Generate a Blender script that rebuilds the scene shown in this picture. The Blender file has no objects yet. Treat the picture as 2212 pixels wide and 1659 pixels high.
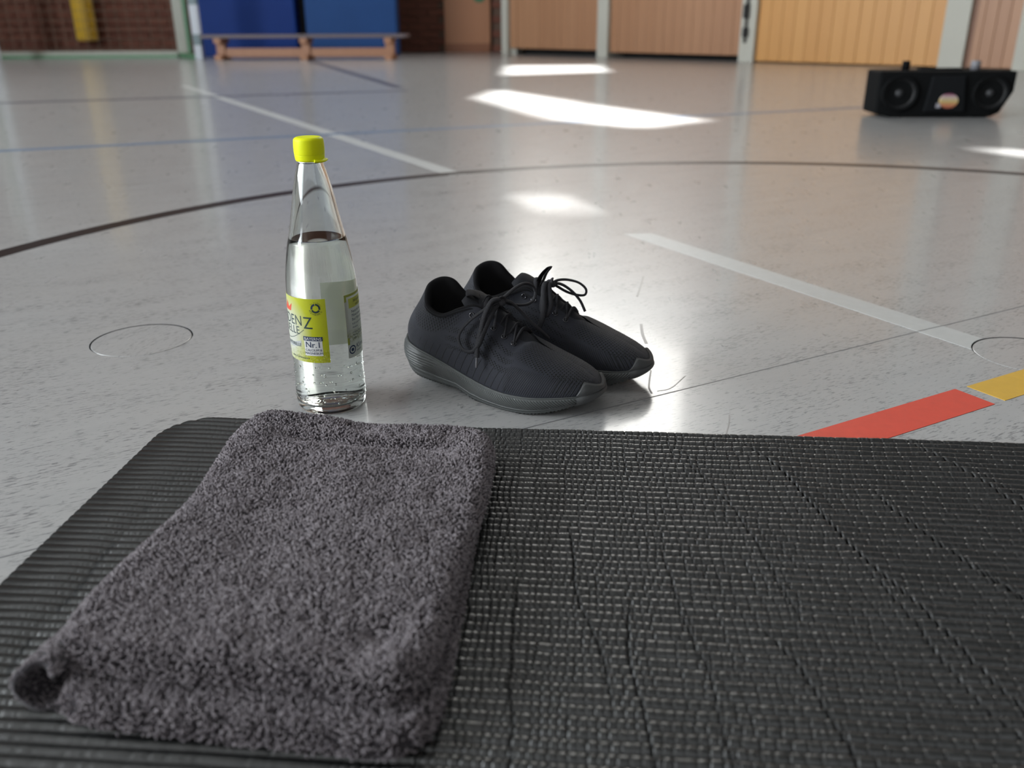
import bpy, bmesh, math, random
import numpy as np
from mathutils import Vector, Matrix
from mathutils.geometry import tessellate_polygon

random.seed(7)
RNG = np.random.default_rng(7)
SC = bpy.context.scene
COL = SC.collection
PI = math.pi

# ------------------------------------------------------------------ camera, world, light, exposure
F_PX, PITCH, ROLL, CAM_H = 1903.5, 0.3946, -0.0065, 0.4041
cam_d = bpy.data.cameras.new('camera')
cam = bpy.data.objects.new('camera', cam_d)
COL.objects.link(cam)
fwd = Vector((0, math.cos(PITCH), -math.sin(PITCH)))
rt = Vector((1, 0, 0))
up = rt.cross(fwd)
R_ = rt * math.cos(ROLL) + up * math.sin(ROLL)
U_ = -rt * math.sin(ROLL) + up * math.cos(ROLL)
M4 = Matrix((R_, U_, -fwd)).transposed().to_4x4()
M4.translation = Vector((0, 0, CAM_H))
cam.matrix_world = M4
cam_d.sensor_fit = 'HORIZONTAL'
cam_d.sensor_width = 36.0
cam_d.lens = F_PX * 36.0 / 2212.0
cam_d.clip_start = 0.01
cam_d.clip_end = 200
cam_d.dof.use_dof = True
cam_d.dof.focus_distance = 0.94
cam_d.dof.aperture_fstop = 4.9
SC.camera = cam

world = bpy.data.worlds.new('world')
SC.world = world
world.use_nodes = True
bg = world.node_tree.nodes['Background']
bg.inputs[0].default_value = (0.80, 0.90, 1.0, 1)
bg.inputs[1].default_value = 1.2

SUN_EL, SUN_AZ = math.radians(52), (0.95, -0.31)      # horizontal travel direction of the sunlight
sd = Vector((SUN_AZ[0], SUN_AZ[1], 0)).normalized() * math.cos(SUN_EL) + Vector((0, 0, -math.sin(SUN_EL)))
sun_d = bpy.data.lights.new('sun', 'SUN')
sun_d.energy = 26.0
sun_d.angle = math.radians(0.9)
sun_d.color = (1.0, 0.99, 0.96)
sun = bpy.data.objects.new('sun', sun_d)
COL.objects.link(sun)
sun.rotation_euler = sd.to_track_quat('-Z', 'Y').to_euler()
sun.location = (-6, 3, 12)


def area_light(name, loc, direction, sx, sy, power, color):
    d = bpy.data.lights.new(name, 'AREA')
    d.shape = 'RECTANGLE'
    d.size, d.size_y = sx, sy
    d.energy = power
    d.color = color
    o = bpy.data.objects.new(name, d)
    COL.objects.link(o)
    o.location = loc
    o.rotation_euler = Vector(direction).to_track_quat('-Z', 'Y').to_euler()
    return o


area_light('overhead_fill', (-1.5, 0.5, 6.9), (0, 0, -1), 7.0, 3.0, 30, (0.97, 0.99, 1.0))  # unseen fill light added overhead, no fixture belongs to it
WIN_MAIN, WIN_LEFT, WIN_REAR = 12.5, 16.0, 1.0      # radiance of the daylit window panes

SC.view_settings.view_transform = 'Standard'
SC.view_settings.look = 'None'
SC.view_settings.exposure = 0.08
SC.view_settings.gamma = 1.0
SC.view_settings.use_curve_mapping = False


# ------------------------------------------------------------------ helpers
def tag(o, label=None, cat=None, group=None, kind=None):
    if label: o['label'] = label
    if cat: o['category'] = cat
    if group: o['group'] = group
    if kind: o['kind'] = kind
    return o


def link(name, data, parent=None, mats=None, smooth=False):
    o = bpy.data.objects.new(name, data)
    COL.objects.link(o)
    if parent is not None: o.parent = parent
    if mats is not None and hasattr(data, 'materials'):
        for m in (mats if isinstance(mats, (list, tuple)) else [mats]):
            data.materials.append(m)
    if smooth and isinstance(data, bpy.types.Mesh):
        data.polygons.foreach_set('use_smooth', np.ones(len(data.polygons), dtype=bool))
    return o


def empty(name, loc=(0, 0, 0), rz=0.0, parent=None):
    o = bpy.data.objects.new(name, None)
    COL.objects.link(o)
    o.location = loc
    o.rotation_euler = (0, 0, rz)
    o.empty_display_size = 0.05
    if parent is not None: o.parent = parent
    return o


def pydata(name, V, Fc):
    me = bpy.data.meshes.new(name)
    me.from_pydata([tuple(map(float, v)) for v in V], [], [tuple(map(int, f)) for f in Fc])
    me.update()
    return me


def grid_mesh(name, P, wrap_u=False, uv=None, attrs=None, flip=False):
    """P: (nu, nv, 3) array of points -> quad mesh, fast."""
    nu, nv = P.shape[:2]
    idx = np.arange(nu * nv).reshape(nu, nv)
    if wrap_u: idx = np.concatenate([idx, idx[:1]], 0)
    a, b, c, d = idx[:-1, :-1], idx[1:, :-1], idx[1:, 1:], idx[:-1, 1:]
    Q = np.stack([a, b, c, d] if not flip else [d, c, b, a], -1).reshape(-1, 4)
    me = bpy.data.meshes.new(name)
    me.vertices.add(nu * nv)
    me.vertices.foreach_set('co', P.reshape(-1).astype(np.float32))
    n = len(Q)
    me.loops.add(n * 4)
    me.loops.foreach_set('vertex_index', Q.reshape(-1).astype(np.int32))
    me.polygons.add(n)
    me.polygons.foreach_set('loop_start', (np.arange(n) * 4).astype(np.int32))
    if uv is not None:
        l = me.uv_layers.new(name='UVMap')
        l.data.foreach_set('uv', uv.reshape(-1, 2)[Q.reshape(-1)].reshape(-1).astype(np.float32))
    if attrs:
        for k, v in attrs.items():
            at = me.attributes.new(k, 'FLOAT', 'POINT')
            at.data.foreach_set('value', v.reshape(-1).astype(np.float32))
    me.update(calc_edges=True)
    me.validate()
    me.polygons.foreach_set('use_smooth', np.ones(n, dtype=bool))
    return me


def bm_box(bm, x0, x1, y0, y1, z0, z1, bevel=0.0):
    r = bmesh.ops.create_cube(bm, size=1.0)
    vs = r['verts']
    for v in vs:
        v.co = Vector((x0 + (v.co.x + .5) * (x1 - x0), y0 + (v.co.y + .5) * (y1 - y0), z0 + (v.co.z + .5) * (z1 - z0)))
    if bevel > 0:
        es = list({e for v in vs for e in v.link_edges})
        bmesh.ops.bevel(bm, geom=es, offset=bevel, segments=2, affect='EDGES', profile=0.6)


def bm_done(name, bm):
    bmesh.ops.recalc_face_normals(bm, faces=bm.faces[:])
    me = bpy.data.meshes.new(name)
    bm.to_mesh(me)
    bm.free()
    return me


def box(name, b, mat, parent=None, bevel=0.0):
    bm = bmesh.new()
    bm_box(bm, *b, bevel=bevel)
    return link(name, bm_done(name, bm), parent, mat)


def lathe(name, prof, n=96, closed_top=False):
    prof = np.array(prof, float)
    a = np.linspace(0, 2 * PI, n, endpoint=False)
    P = np.stack([np.outer(np.cos(a), prof[:, 0]), np.outer(np.sin(a), prof[:, 0]),
                  np.outer(np.ones(n), prof[:, 1])], -1)
    return grid_mesh(name, P, wrap_u=True)


def catmull(P, n, closed=False):
    P = np.array(P, float)
    m = len(P)
    if closed:
        Q = np.concatenate([P[-1:], P, P[:2]], 0)
        segs = m
    else:
        Q = np.concatenate([2 * P[:1] - P[1:2], P, 2 * P[-1:] - P[-2:-1]], 0)
        segs = m - 1
    out = []
    per = max(2, n // segs)
    for i in range(segs):
        p0, p1, p2, p3 = Q[i:i + 4]
        t = np.linspace(0, 1, per, endpoint=False)[:, None]
        out.append(.5 * ((2 * p1) + (-p0 + p2) * t + (2 * p0 - 5 * p1 + 4 * p2 - p3) * t ** 2 + (-p0 + 3 * p1 - 3 * p2 + p3) * t ** 3))
    out = np.concatenate(out, 0)
    if not closed: out = np.concatenate([out, P[-1:]], 0)
    return out


def resample(P, n, closed=False, key=None):
    P = np.array(P, float)
    if closed: P = np.concatenate([P, P[:1]], 0)
    k = P if key is None else np.concatenate([key, key[:1]], 0) if closed else key
    d = np.concatenate([[0], np.cumsum(np.linalg.norm(np.diff(k, axis=0), axis=1))])
    q = np.linspace(0, d[-1], n + 1 if closed else n)
    R = np.stack([np.interp(q, d, P[:, i]) for i in range(P.shape[1])], 1)
    return (R[:-1], q[:-1], d[-1]) if closed else (R, q, d[-1])


def tube(name, pts, a, b, n=60, k=12, closed=False, taper=None, upv=(0, 0, 1)):
    C = catmull(pts, n * 2, closed)
    C = resample(C, n, closed)[0]
    T = np.roll(C, -1, 0) - np.roll(C, 1, 0)
    if not closed:
        T[0] = C[1] - C[0]
        T[-1] = C[-1] - C[-2]
    T /= np.linalg.norm(T, axis=1)[:, None] + 1e-12
    N = np.zeros_like(T)
    prev = np.cross(T[0], np.array(upv, float))
    if np.linalg.norm(prev) < .1: prev = np.cross(T[0], np.array([1., .3, 0]))
    for i in range(len(T)):
        v = prev - T[i] * (prev @ T[i])
        v /= np.linalg.norm(v) + 1e-12
        N[i] = v
        prev = v
    B = np.cross(N, T)
    an = np.linspace(0, 2 * PI, k, endpoint=False)
    w = np.ones(len(C)) if taper is None else np.interp(np.linspace(0, 1, len(C)), np.linspace(0, 1, len(taper)), taper)
    P = C[:, None, :] + w[:, None, None] * (N[:, None, :] * (a * np.cos(an))[None, :, None] + B[:, None, :] * (b * np.sin(an))[None, :, None])
    if not closed:
        P = np.concatenate([np.repeat(C[:1, None, :], k, 1), P, np.repeat(C[-1:, None, :], k, 1)], 0)
    P = np.concatenate([P, P[:, :1]], 1)
    s = np.linspace(0, 1, P.shape[0])[:, None] * np.ones((1, P.shape[1]))
    L = np.linalg.norm(np.diff(C, axis=0), axis=1).sum()
    uv = np.stack([s * L, np.linspace(0, 1, P.shape[1])[None, :] * np.ones((P.shape[0], 1))], -1)
    return grid_mesh(name, P, wrap_u=closed, uv=uv, flip=True)


def sstep(a, b, x):
    t = np.clip((x - a) / (b - a), 0, 1)
    return t * t * (3 - 2 * t)


def vnoise(x, y, seed=0):
    """value noise in numpy, about -1..1"""
    xi, yi = np.floor(x).astype(np.int64), np.floor(y).astype(np.int64)
    xf, yf = x - xi, y - yi
    u, v = xf * xf * (3 - 2 * xf), yf * yf * (3 - 2 * yf)

    def h(i, j):
        n = (i * 374761393 + j * 668265263 + seed * 974634541) & 0x7fffffff
        n = ((n ^ (n >> 13)) * 1274126177) & 0x7fffffff
        return ((n ^ (n >> 16)) & 0xffff) / 32767.5 - 1
    return (h(xi, yi) * (1 - u) + h(xi + 1, yi) * u) * (1 - v) + (h(xi, yi + 1) * (1 - u) + h(xi + 1, yi + 1) * u) * v


# ------------------------------------------------------------------ materials
class NT:
    def __init__(self, name):
        self.m = bpy.data.materials.new(name)
        self.m.use_nodes = True
        self.t = self.m.node_tree
        self.b = self.t.nodes['Principled BSDF']

    def n(self, typ, **kw):
        nd = self.t.nodes.new(typ)
        for k, v in kw.items():
            if k.startswith('i_'):
                key = k[2:]
                nd.inputs[int(key) if key.isdigit() else key].default_value = v
            else:
                setattr(nd, k, v)
        return nd

    def l(self, a, b):
        self.t.links.new(a, b)

    def math(self, op, a, b=None, clamp=False):
        nd = self.t.nodes.new('ShaderNodeMath')
        nd.operation = op
        nd.use_clamp = clamp
        for i, v in enumerate((a, b)):
            if v is None: continue
            if isinstance(v, (int, float)): nd.inputs[i].default_value = v
            else: self.l(v, nd.inputs[i])
        return nd.outputs[0]

    def mix(self, fac, a, b, blend='MIX'):
        nd = self.t.nodes.new('ShaderNodeMix')
        nd.data_type = 'RGBA'
        nd.blend_type = blend
        for s, v in ((nd.inputs[0], fac), (nd.inputs[6], a), (nd.inputs[7], b)):
            if isinstance(v, (int, float)): s.default_value = v
            elif isinstance(v, (tuple, list)): s.default_value = (*v[:3], 1)
            else: self.l(v, s)
        return nd.outputs[2]

    def ramp(self, fac, stops):
        nd = self.t.nodes.new('ShaderNodeValToRGB')
        el = nd.color_ramp.elements
        while len(el) < len(stops): el.new(0.5)
        for e, (p, c) in zip(el, stops):
            e.position = p
            e.color = (c, c, c, 1) if isinstance(c, (int, float)) else (*c, 1)
        self.l(fac, nd.inputs[0])
        return nd.outputs[0]

    def bump(self, height, strength=0.3, dist=0.001):
        nd = self.t.nodes.new('ShaderNodeBump')
        nd.inputs['Strength'].default_value = strength
        nd.inputs['Distance'].default_value = dist
        self.l(height, nd.inputs['Height'])
        self.l(nd.outputs[0], self.b.inputs['Normal'])
        return nd.outputs[0]

    def mapping(self, src, scale=(1, 1, 1), rot=(0, 0, 0), loc=(0, 0, 0)):
        nd = self.t.nodes.new('ShaderNodeMapping')
        nd.inputs['Scale'].default_value = scale
        nd.inputs['Rotation'].default_value = rot
        nd.inputs['Location'].default_value = loc
        self.l(src, nd.inputs['Vector'])
        return nd.outputs[0]

    def coord(self, which='Object'):
        return self.t.nodes.new('ShaderNodeTexCoord').outputs[which]

    def noise(self, vec, scale, detail=3, rough=0.55):
        nd = self.t.nodes.new('ShaderNodeTexNoise')
        nd.inputs['Scale'].default_value = scale
        nd.inputs['Detail'].default_value = detail
        nd.inputs['Roughness'].default_value = rough
        self.l(vec, nd.inputs['Vector'])
        return nd.outputs[0]

    def attr(self, name):
        nd = self.t.nodes.new('ShaderNodeAttribute')
        nd.attribute_name = name
        return nd.outputs['Fac']

    def set(self, **kw):
        for k, v in kw.items():
            k = k.replace('_', ' ')
            s = self.b.inputs[k]
            if hasattr(v, 'is_linked') or not isinstance(v, (int, float, tuple, list)): self.l(v, s)
            elif isinstance(v, (tuple, list)) and len(v) == 3 and s.type == 'RGBA': s.default_value = (*v, 1)
            else: s.default_value = v
        return self


def simple(name, color, rough=0.5, spec=0.5, noise_amt=0.08, scale=30, metallic=0.0, bump=0.0, bump_scale=300):
    k = NT(name)
    c = k.coord()
    nz = k.noise(c, scale)
    lo = tuple(max(0, v * (1 - noise_amt)) for v in color)
    hi = tuple(min(1, v * (1 + noise_amt)) for v in color)
    k.set(Base_Color=k.mix(nz, lo, hi), Roughness=rough, Metallic=metallic)
    k.b.inputs['Specular IOR Level'].default_value = spec
    if bump > 0:
        k.bump(k.noise(c, bump_scale, 2), bump, 0.0006)
    return k.m


THETA = 0.5039          # direction of the court lines


def floor_material(name, rot):
    k = NT(name)
    c = k.mapping(k.coord(), rot=(0, 0, -rot))
    wob = k.noise(c, 9, 2)
    big = k.noise(c, 3.0, 3)
    # short dark flecks drawn out along one direction
    s1 = k.noise(k.mapping(c, scale=(24, 210, 1)), 1.0, 5, 0.68)
    s2 = k.noise(k.mapping(c, scale=(75, 430, 1), loc=(3.1, 1.7, 0)), 1.0, 4, 0.6)
    patch = k.noise(k.mapping(c, scale=(6, 22, 1), loc=(5, 9, 0)), 1.0, 3)
    f1 = k.ramp(k.math('ADD', s1, k.math('MULTIPLY', k.math('SUBTRACT', patch, .5), .22)), [(0.59, 0), (0.66, 1)])
    f2 = k.ramp(k.math('ADD', s2, k.math('MULTIPLY', k.math('SUBTRACT', patch, .5), .30)), [(0.56, 0), (0.635, 1)])
    fleck = k.math('MAXIMUM', k.math('MULTIPLY', f1, .0), k.math('MULTIPLY', f2, .66))
    soft = k.noise(k.mapping(c, scale=(10, 60, 1), loc=(9, 2, 0)), 1.0, 4, .6)
    base = k.mix(k.ramp(soft, [(0.3, 0), (0.7, 1)]), (0.40, 0.402, 0.405), (0.455, 0.455, 0.452))
    base = k.mix(k.ramp(big, [(0.35, 0), (0.7, 1)]), base, (0.43, 0.425, 0.42))
    col = k.mix(fleck, base, (0.105, 0.108, 0.115))
    k.set(Base_Color=col)
    scr = k.noise(k.mapping(k.coord(), scale=(30, 9, 1), rot=(0, 0, .9)), 1.0, 4)
    k.set(Roughness=k.math('ADD', k.math('MULTIPLY', scr, .10), .24))
    k.b.inputs['Specular IOR Level'].default_value = 0.5
    k.b.inputs['Coat Weight'].default_value = 0.32
    k.b.inputs['Coat Roughness'].default_value = 0.10
    k.bump(k.math('ADD', k.math('MULTIPLY', fleck, -.15), k.math('MULTIPLY', k.noise(c, 160, 3), .55)), 0.10, 0.0006)
    return k.m


M_FLOOR = floor_material('linoleum', THETA)
M_COVER = floor_material('linoleum_cover', 0.0)


def paint(name, col):
    k = NT(name)
    c = k.coord()
    w = k.noise(c, 60, 4)
    k.set(Base_Color=k.mix(k.ramp(w, [(0.3, 0), (0.75, 1)]), tuple(v * .92 for v in col), col), Roughness=.36)
    k.b.inputs['Specular IOR Level'].default_value = .35
    k.bump(k.noise(k.mapping(c, scale=(60, 240, 1), rot=(0, 0, 1.3)), 1, 3), .06, .0005)
    return k.m


M_RED = paint('red_paint', (0.76, 0.085, 0.05))
M_YEL = paint('yellow_paint', (0.74, 0.45, 0.06))
M_WHT = paint('white_paint', (0.56, 0.57, 0.56))
M_BLK = paint('black_paint', (0.030, 0.024, 0.024))
M_BLU = paint('blue_paint', (0.17, 0.235, 0.34))
M_DGR = paint('dark_line_paint', (0.10, 0.10, 0.13))
M_SEAM = simple('seam', (0.22, 0.22, 0.225), .5)
M_PIT = simple('pit', (0.012, 0.012, 0.012), .8)
M_BRICKM = simple('mortar', (0.12, 0.075, 0.055), .9)


def brick_material():
    k = NT('brick_clay')
    oi = k.t.nodes.new('ShaderNodeObjectInfo')
    c = k.coord()
    base = k.mix(oi.outputs['Random'], (0.17, 0.052, 0.032), (0.235, 0.08, 0.048))
    k.set(Base_Color=k.mix(k.noise(c, 40, 4), base, (0.10, 0.042, 0.03)), Roughness=.85)
    return k.m


M_BRICK = brick_material()


def wood_material(name, c0, c1, rough=.45, var=0.5):
    k = NT(name)
    oi = k.t.nodes.new('ShaderNodeObjectInfo')
    c = k.coord()
    off = k.t.nodes.new('ShaderNodeVectorMath')
    off.operation = 'ADD'
    k.l(c, off.inputs[0])
    cx = k.t.nodes.new('ShaderNodeCombineXYZ')
    k.l(k.math('MULTIPLY', oi.outputs['Random'], 37.0), cx.inputs[0])
    k.l(k.math('MULTIPLY', oi.outputs['Random'], 11.0), cx.inputs[2])
    k.l(cx.outputs[0], off.inputs[1])
    g = k.noise(k.mapping(off.outputs[0], scale=(26, 26, 1.2)), 1.0, 5, .6)
    f = k.math('ADD', k.math('MULTIPLY', g, 1 - var), k.math('MULTIPLY', oi.outputs['Random'], var), clamp=True)
    k.set(Base_Color=k.mix(f, c0, c1), Roughness=rough)
    k.bump(g, .15, .001)
    return k.m


M_GATE = wood_material('gate_wood', (0.345, 0.165, 0.082), (0.455, 0.242, 0.13), var=.3)
M_GATE2 = wood_material('gate_wood_golden', (0.55, 0.255, 0.062), (0.64, 0.325, 0.095), var=.4)
M_DOOR = wood_material('door_wood', (0.34, 0.145, 0.07), (0.40, 0.19, 0.10), var=.2)
M_BENCH = wood_material('bench_wood', (0.34, 0.15, 0.075), (0.44, 0.22, 0.12), var=.3)
M_PILLAR = simple('pillar_paint', (0.50, 0.49, 0.43), .6, noise_amt=.04, scale=4)
M_PLASTER = simple('plaster', (0.35, 0.36, 0.365), .8, noise_amt=.05, scale=3)
M_CEIL = simple('ceiling_paint', (0.20, 0.19, 0.175), .8, noise_amt=.03, scale=2)
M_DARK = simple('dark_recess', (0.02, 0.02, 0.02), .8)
M_STEEL = simple('steel', (0.42, 0.42, 0.42), .3, metallic=1.0)
M_WFRAME = simple('window_frame_paint', (0.45, 0.46, 0.46), .5)


def lit_pane(name, col, strength):
    k = NT(name)
    k.set(Base_Color=(0.02, 0.02, 0.02), Roughness=0.05)
    k.b.inputs['Emission Color'].default_value = (*col, 1)
    k.b.inputs['Emission Strength'].default_value = strength
    return k.m


M_PANE1 = lit_pane('daylit_pane', (1.0, 0.985, 0.93), WIN_MAIN)
M_PANE4 = lit_pane('daylit_pane_high', (1.0, 0.985, 0.94), WIN_MAIN * 0.8)
M_PANE2 = lit_pane('daylit_pane_left', (0.90, 0.96, 1.0), WIN_LEFT)
M_PANE3 = lit_pane('daylit_pane_rear', (0.93, 0.97, 1.0), WIN_REAR)

# ------------------------------------------------------------------ floor with its two sleeve holes
COV = [(-0.5056, 1.1370), (0.6639, 1.0585)]
HOLE_R, DISC_R = 0.0664, 0.0648


def circ(c, r, n=72):
    return [(c[0] + r * math.cos(2 * PI * i / n), c[1] + r * math.sin(2 * PI * i / n)) for i in range(n)]


FX0, FX1, FY0, FY1 = -9.0, 9.0, -6.0, 12.2
floor_empty = None


def sheet_with_holes(name, outer, holes, z):
    loops = [[Vector((*p, z)) for p in outer]] + [[Vector((*p, z)) for p in h] for h in holes]
    tris = tessellate_polygon(loops)
    V = [v for l in loops for v in l]
    return V, [tuple(t) for t in tris]


V, T = sheet_with_holes('floor', [(FX0, FY0), (FX1, FY0), (FX1, FY1), (FX0, FY1)], [circ(c, HOLE_R) for c in COV], 0.0)
fo = []
for t in T:
    a, b, c = (V[i] for i in t)
    fo.append(t if (b - a).cross(c - a).z > 0 else t[::-1])
floor = link('floor', pydata('floor', V, fo), None, M_FLOOR)
floor['kind'] = 'structure'
floor['label'] = 'grey linoleum gym floor with short dark flecks and painted court lines'
for c in COV:                                   # dark sleeve below each cover
    pv, pf = [], []
    n = 48
    for (r, z) in ((HOLE_R, 0.0), (HOLE_R, -.012)):
        pv += [(c[0] + r * math.cos(2 * PI * i / n), c[1] + r * math.sin(2 * PI * i / n), z) for i in range(n)]
    for i in range(n): pf.append((i, (i + 1) % n, n + (i + 1) % n, n + i))
    pf.append(tuple(range(n, 2 * n)))
    link('sleeve_well', pydata('sleeve_well', pv, pf), floor, M_PIT)


def cover_disc(name, loc, rz, label, tilt=(0, 0)):
    prof = [(0.0, -.0002), (.03, -.0002), (DISC_R - .003, -.0002), (DISC_R - .0014, -.0002), (DISC_R - .0012, -.0002), (DISC_R - .0004, -.0006), (DISC_R, -.0016), (DISC_R, -.006), (0, -.006)]
    o = link(name, lathe(name, prof[::-1], 96), None, M_COVER)
    o.location = (loc[0], loc[1], 0)
    o.rotation_euler = (tilt[0], tilt[1], rz)
    tag(o, label, 'floor cover', 'round sleeve covers in the floor')
    return o


cover_disc('floor_cover', COV[0], 1.10, 'round flush grey floor cover left of the bottle', (0.0, 0.0))
cover_disc('floor_cover', COV[1], THETA, 'round flush grey floor cover at the end of the white line')


def strip(name, P, w, mat, h=0.0005, label=None, closed=False):
    P = np.array(P, float)
    T = np.gradient(P, axis=0)
    T /= np.linalg.norm(T, axis=1)[:, None]
    N = np.stack([-T[:, 1], T[:, 0]], 1) * w / 2
    n = len(P)
    Vv = [(*(p + s), z) for z in (h, 0.0001) for s, p in [(q, p) for p, q in zip(P, N)] + [(-q, p) for p, q in zip(P, N)]]
    V = np.concatenate([np.c_[P + N, np.full(n, h)], np.c_[P - N, np.full(n, h)], np.c_[P + N, np.full(n, .00005)], np.c_[P - N, np.full(n, .00005)]])
    Fc = []
    for i in range(n - 1):
        Fc += [(n + i, n + i + 1, i + 1, i), (i, i + 1, 2 * n + i + 1, 2 * n + i), (3 * n + i, 3 * n + i + 1, n + i + 1, n + i)]
    Fc += [(0, 2 * n, 3 * n, n), (n - 1, 2 * n - 1, 4 * n - 1, 3 * n - 1)]
    o = link(name, pydata(name, V, Fc), floor, mat)
    if label: o['label'] = label
    return o


uD = np.array([math.cos(THETA), math.sin(THETA)])
nD = np.array([-uD[1], uD[0]])
cu = lambda u, n: uD * u + nD * n


def seg(a, b, k=2):
    return np.linspace(a, b, k)


strip('court_line', seg(cu(.40, .5535), cu(.9094, .5535)), .0502, M_RED, label='red painted dash beside the black mat')
strip('court_line', seg(cu(.9285, .553), cu(1.36, .553)), .048, M_YEL, label='yellow painted dash after the red one')
wl0 = np.array(cu(1.0712, .6))
us_ = np.linspace(1.0455, 1.0955, 9)
e0 = [cu(u, .6063 + math.sqrt(HOLE_R ** 2 - (u - 1.0927) ** 2) + .0003) for u in us_]
e1 = [cu(u, 1.40 + .5 * (1.0955 - u)) for u in us_]  # line broken off here; the gap stands for glare washing it out
pv = [(*p, .0004) for p in e0] + [(*p, .0004) for p in e1] + [(*p, .00005) for p in e0] + [(*p, .00005) for p in e1]
pf = [(i, i + 1, 10 + i, 9 + i) for i in range(8)] + [(18 + i, 19 + i, i + 1, i) for i in range(8)] + [(9 + i, 10 + i, 28 + i, 27 + i) for i in range(8)] + [(0, 9, 27, 18), (26, 35, 17, 8)]
o = link('court_line', pydata('court_line', pv, pf), floor, M_WHT)
o['label'] = 'straight white court line ending at the floor cover'
strip('court_line', seg(cu(1.0705, 2.24), cu(1.0705, 6.4), 8), .050, M_WHT, label='straight white court line running to the far wall', h=.0004)
# black centre circle through the measured points, smoothed
arcc, arcr = np.array([0.5546, 1.0634]), 1.612
an = np.linspace(math.radians(-25), math.radians(205), 90)
strip('court_line', np.stack([arcc[0] + arcr * np.cos(an), arcc[1] + arcr * np.sin(an)], 1), .046, M_BLK, label='black curved line of the centre circle')
strip('court_line', seg((-3.9, 2.18), (2.0, 4.47), 4), .05, M_BLU, label='straight blue court line behind the bottle')
strip('court_line', seg((-2.6, 11.2), (-.70, 5.83), 4), .07, M_DGR, label='dark slanting court line before the bench')
strip('court_line', seg((-6.0, 3.80), (-.62, 5.56), 4), .07, M_DGR, label='dark crossing court line before the goal')
strip('floor_seam', seg(cu(-3, .7355), cu(1.046, .7355)), .0016, M_SEAM, h=.0003, label='thin welded seam between floor sheets')
strip('floor_seam', seg(cu(1.096, .7345), cu(4, .7345)), .0016, M_SEAM, h=.0003)
strip('floor_seam', seg(cu(1.046, .7355), cu(1.096, .7345)), .0018, M_SEAM, h=.0006)

M_SCUFF = simple('scuff', (0.31, 0.30, 0.295), .4)
for P_, w_ in [([(0.2224, 1.4376), (0.2083, 1.3746), (0.1959, 1.3213)], 0.0028), ([(0.1842, 1.189), (0.1801, 1.1455), (0.1799, 1.1082)], 0.004), ([(0.2379, 0.8785), (0.2322, 0.856), (0.2233, 0.83)], 0.0012), ([(0.1717, 1.0114), (0.1619, 0.9598), (0.1621, 0.939)], 0.0022), ([(0.2106, 0.9924), (0.1874, 0.9551), (0.1696, 0.9457)], 0.0012)]:
    strip('scuff_mark', catmull(np.array(P_), 12), w_, M_SCUFF, h=.00025)

# ------------------------------------------------------------------ room shell
CEIL_Z = 7.0
A0 = np.array([.0088, 10.965])
TW = np.array([.7198, -.6942])
NW = np.array([-.6942, -.7198])        # towards the room


def wp(s, d=0.0):                      # point on the slanted storage wall, d out into the room
    return A0 + TW * s + NW * d


# ceiling with roof lights: every bright patch on the floor has its opening up there
PATCH = [
    [(-.185, 5.00), (-.075, 5.60), (.34, 4.74), (.17, 3.93)],
    [(.335, 4.70), (.82, 3.83), (.51, 3.56), (.175, 3.90)],
    [(-.05, 7.0), (-.02, 8.45), (.80, 8.45), (.78, 7.35)],
    [(.050, 2.16), (.083, 2.20), (.150, 1.95), (.108, 1.98)],
    [(1.545, 2.96), (1.66, 2.85), (1.66, 2.62), (1.54, 2.86)],
]
shift = -np.array([sd.x, sd.y]) / -sd.z * CEIL_Z
holes = [[tuple(np.array(p) + shift) for p in q] for q in PATCH]
V, T = sheet_with_holes('ceiling', [(FX0, FY0), (FX1, FY0), (FX1, FY1), (FX0, FY1)], holes, CEIL_Z)
fo = []
for t in T:
    a, b, c = (V[i] for i in t)
    fo.append(t if (b - a).cross(c - a).z < 0 else t[::-1])
ceiling = link('ceiling', pydata('ceiling', V, fo), None, M_CEIL)
tag(ceiling, 'pale ceiling with small roof lights', kind='structure')

# brick end wall with single bricks where they are in view
YB = 11.75
wall_back = box('wall_back', (FX0, .02, YB + .012, YB + .25, 0, CEIL_Z), M_BRICKM)
tag(wall_back, 'red brick end wall behind the goal and mats', kind='structure')
bm = bmesh.new()
bm_box(bm, -.1195, .1195, -.012, .02, -.0365, .0365, bevel=.004)
brick_me = bm_done('brick', bm)
brick_me.materials.append(M_BRICK)
for x0, x1 in ((-7.2, -3.3), (-1.62, -.83), (-.22, 0.0)):
    for r in range(8):
        x = x0 + (.125 if r % 2 else 0)
        while x + .12 < x1 + .13:
            if x + .1195 <= max(x1, x0 + .24):
                o = bpy.data.objects.new('brick', brick_me)
                COL.objects.link(o)
                o.parent = wall_back
                o.location = (x + .12, YB + random.uniform(-.002, .002), .045 + r * .0833)
            x += .25
# upper brick field stays in the mortar-coloured wall plane above the courses
box('upper_brickwork', (FX0, .0, YB, YB + .03, .70, CEIL_Z - .01), simple('far_brick', (0.13, 0.05, 0.032), .85, noise_amt=.2, scale=14), wall_back)

wall_left = box('wall_left', (FX0 - .2, FX0, FY0, FY1, 0, CEIL_Z), M_PLASTER)
tag(wall_left, 'pale side wall left of the hall', kind='structure')
wall_front = box('wall_front', (FX0, FX1, FY0 - .2, FY0, 0, CEIL_Z), simple('rear_panelling', (0.16, 0.11, 0.08), .6))
tag(wall_front, 'pale wall behind the viewer', kind='structure')
wall_side = box('wall_side', (FX1, FX1 + .2, FY0, FY1, 0, CEIL_Z), M_PLASTER)
tag(wall_side, 'pale side wall right of the hall', kind='structure')

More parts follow.
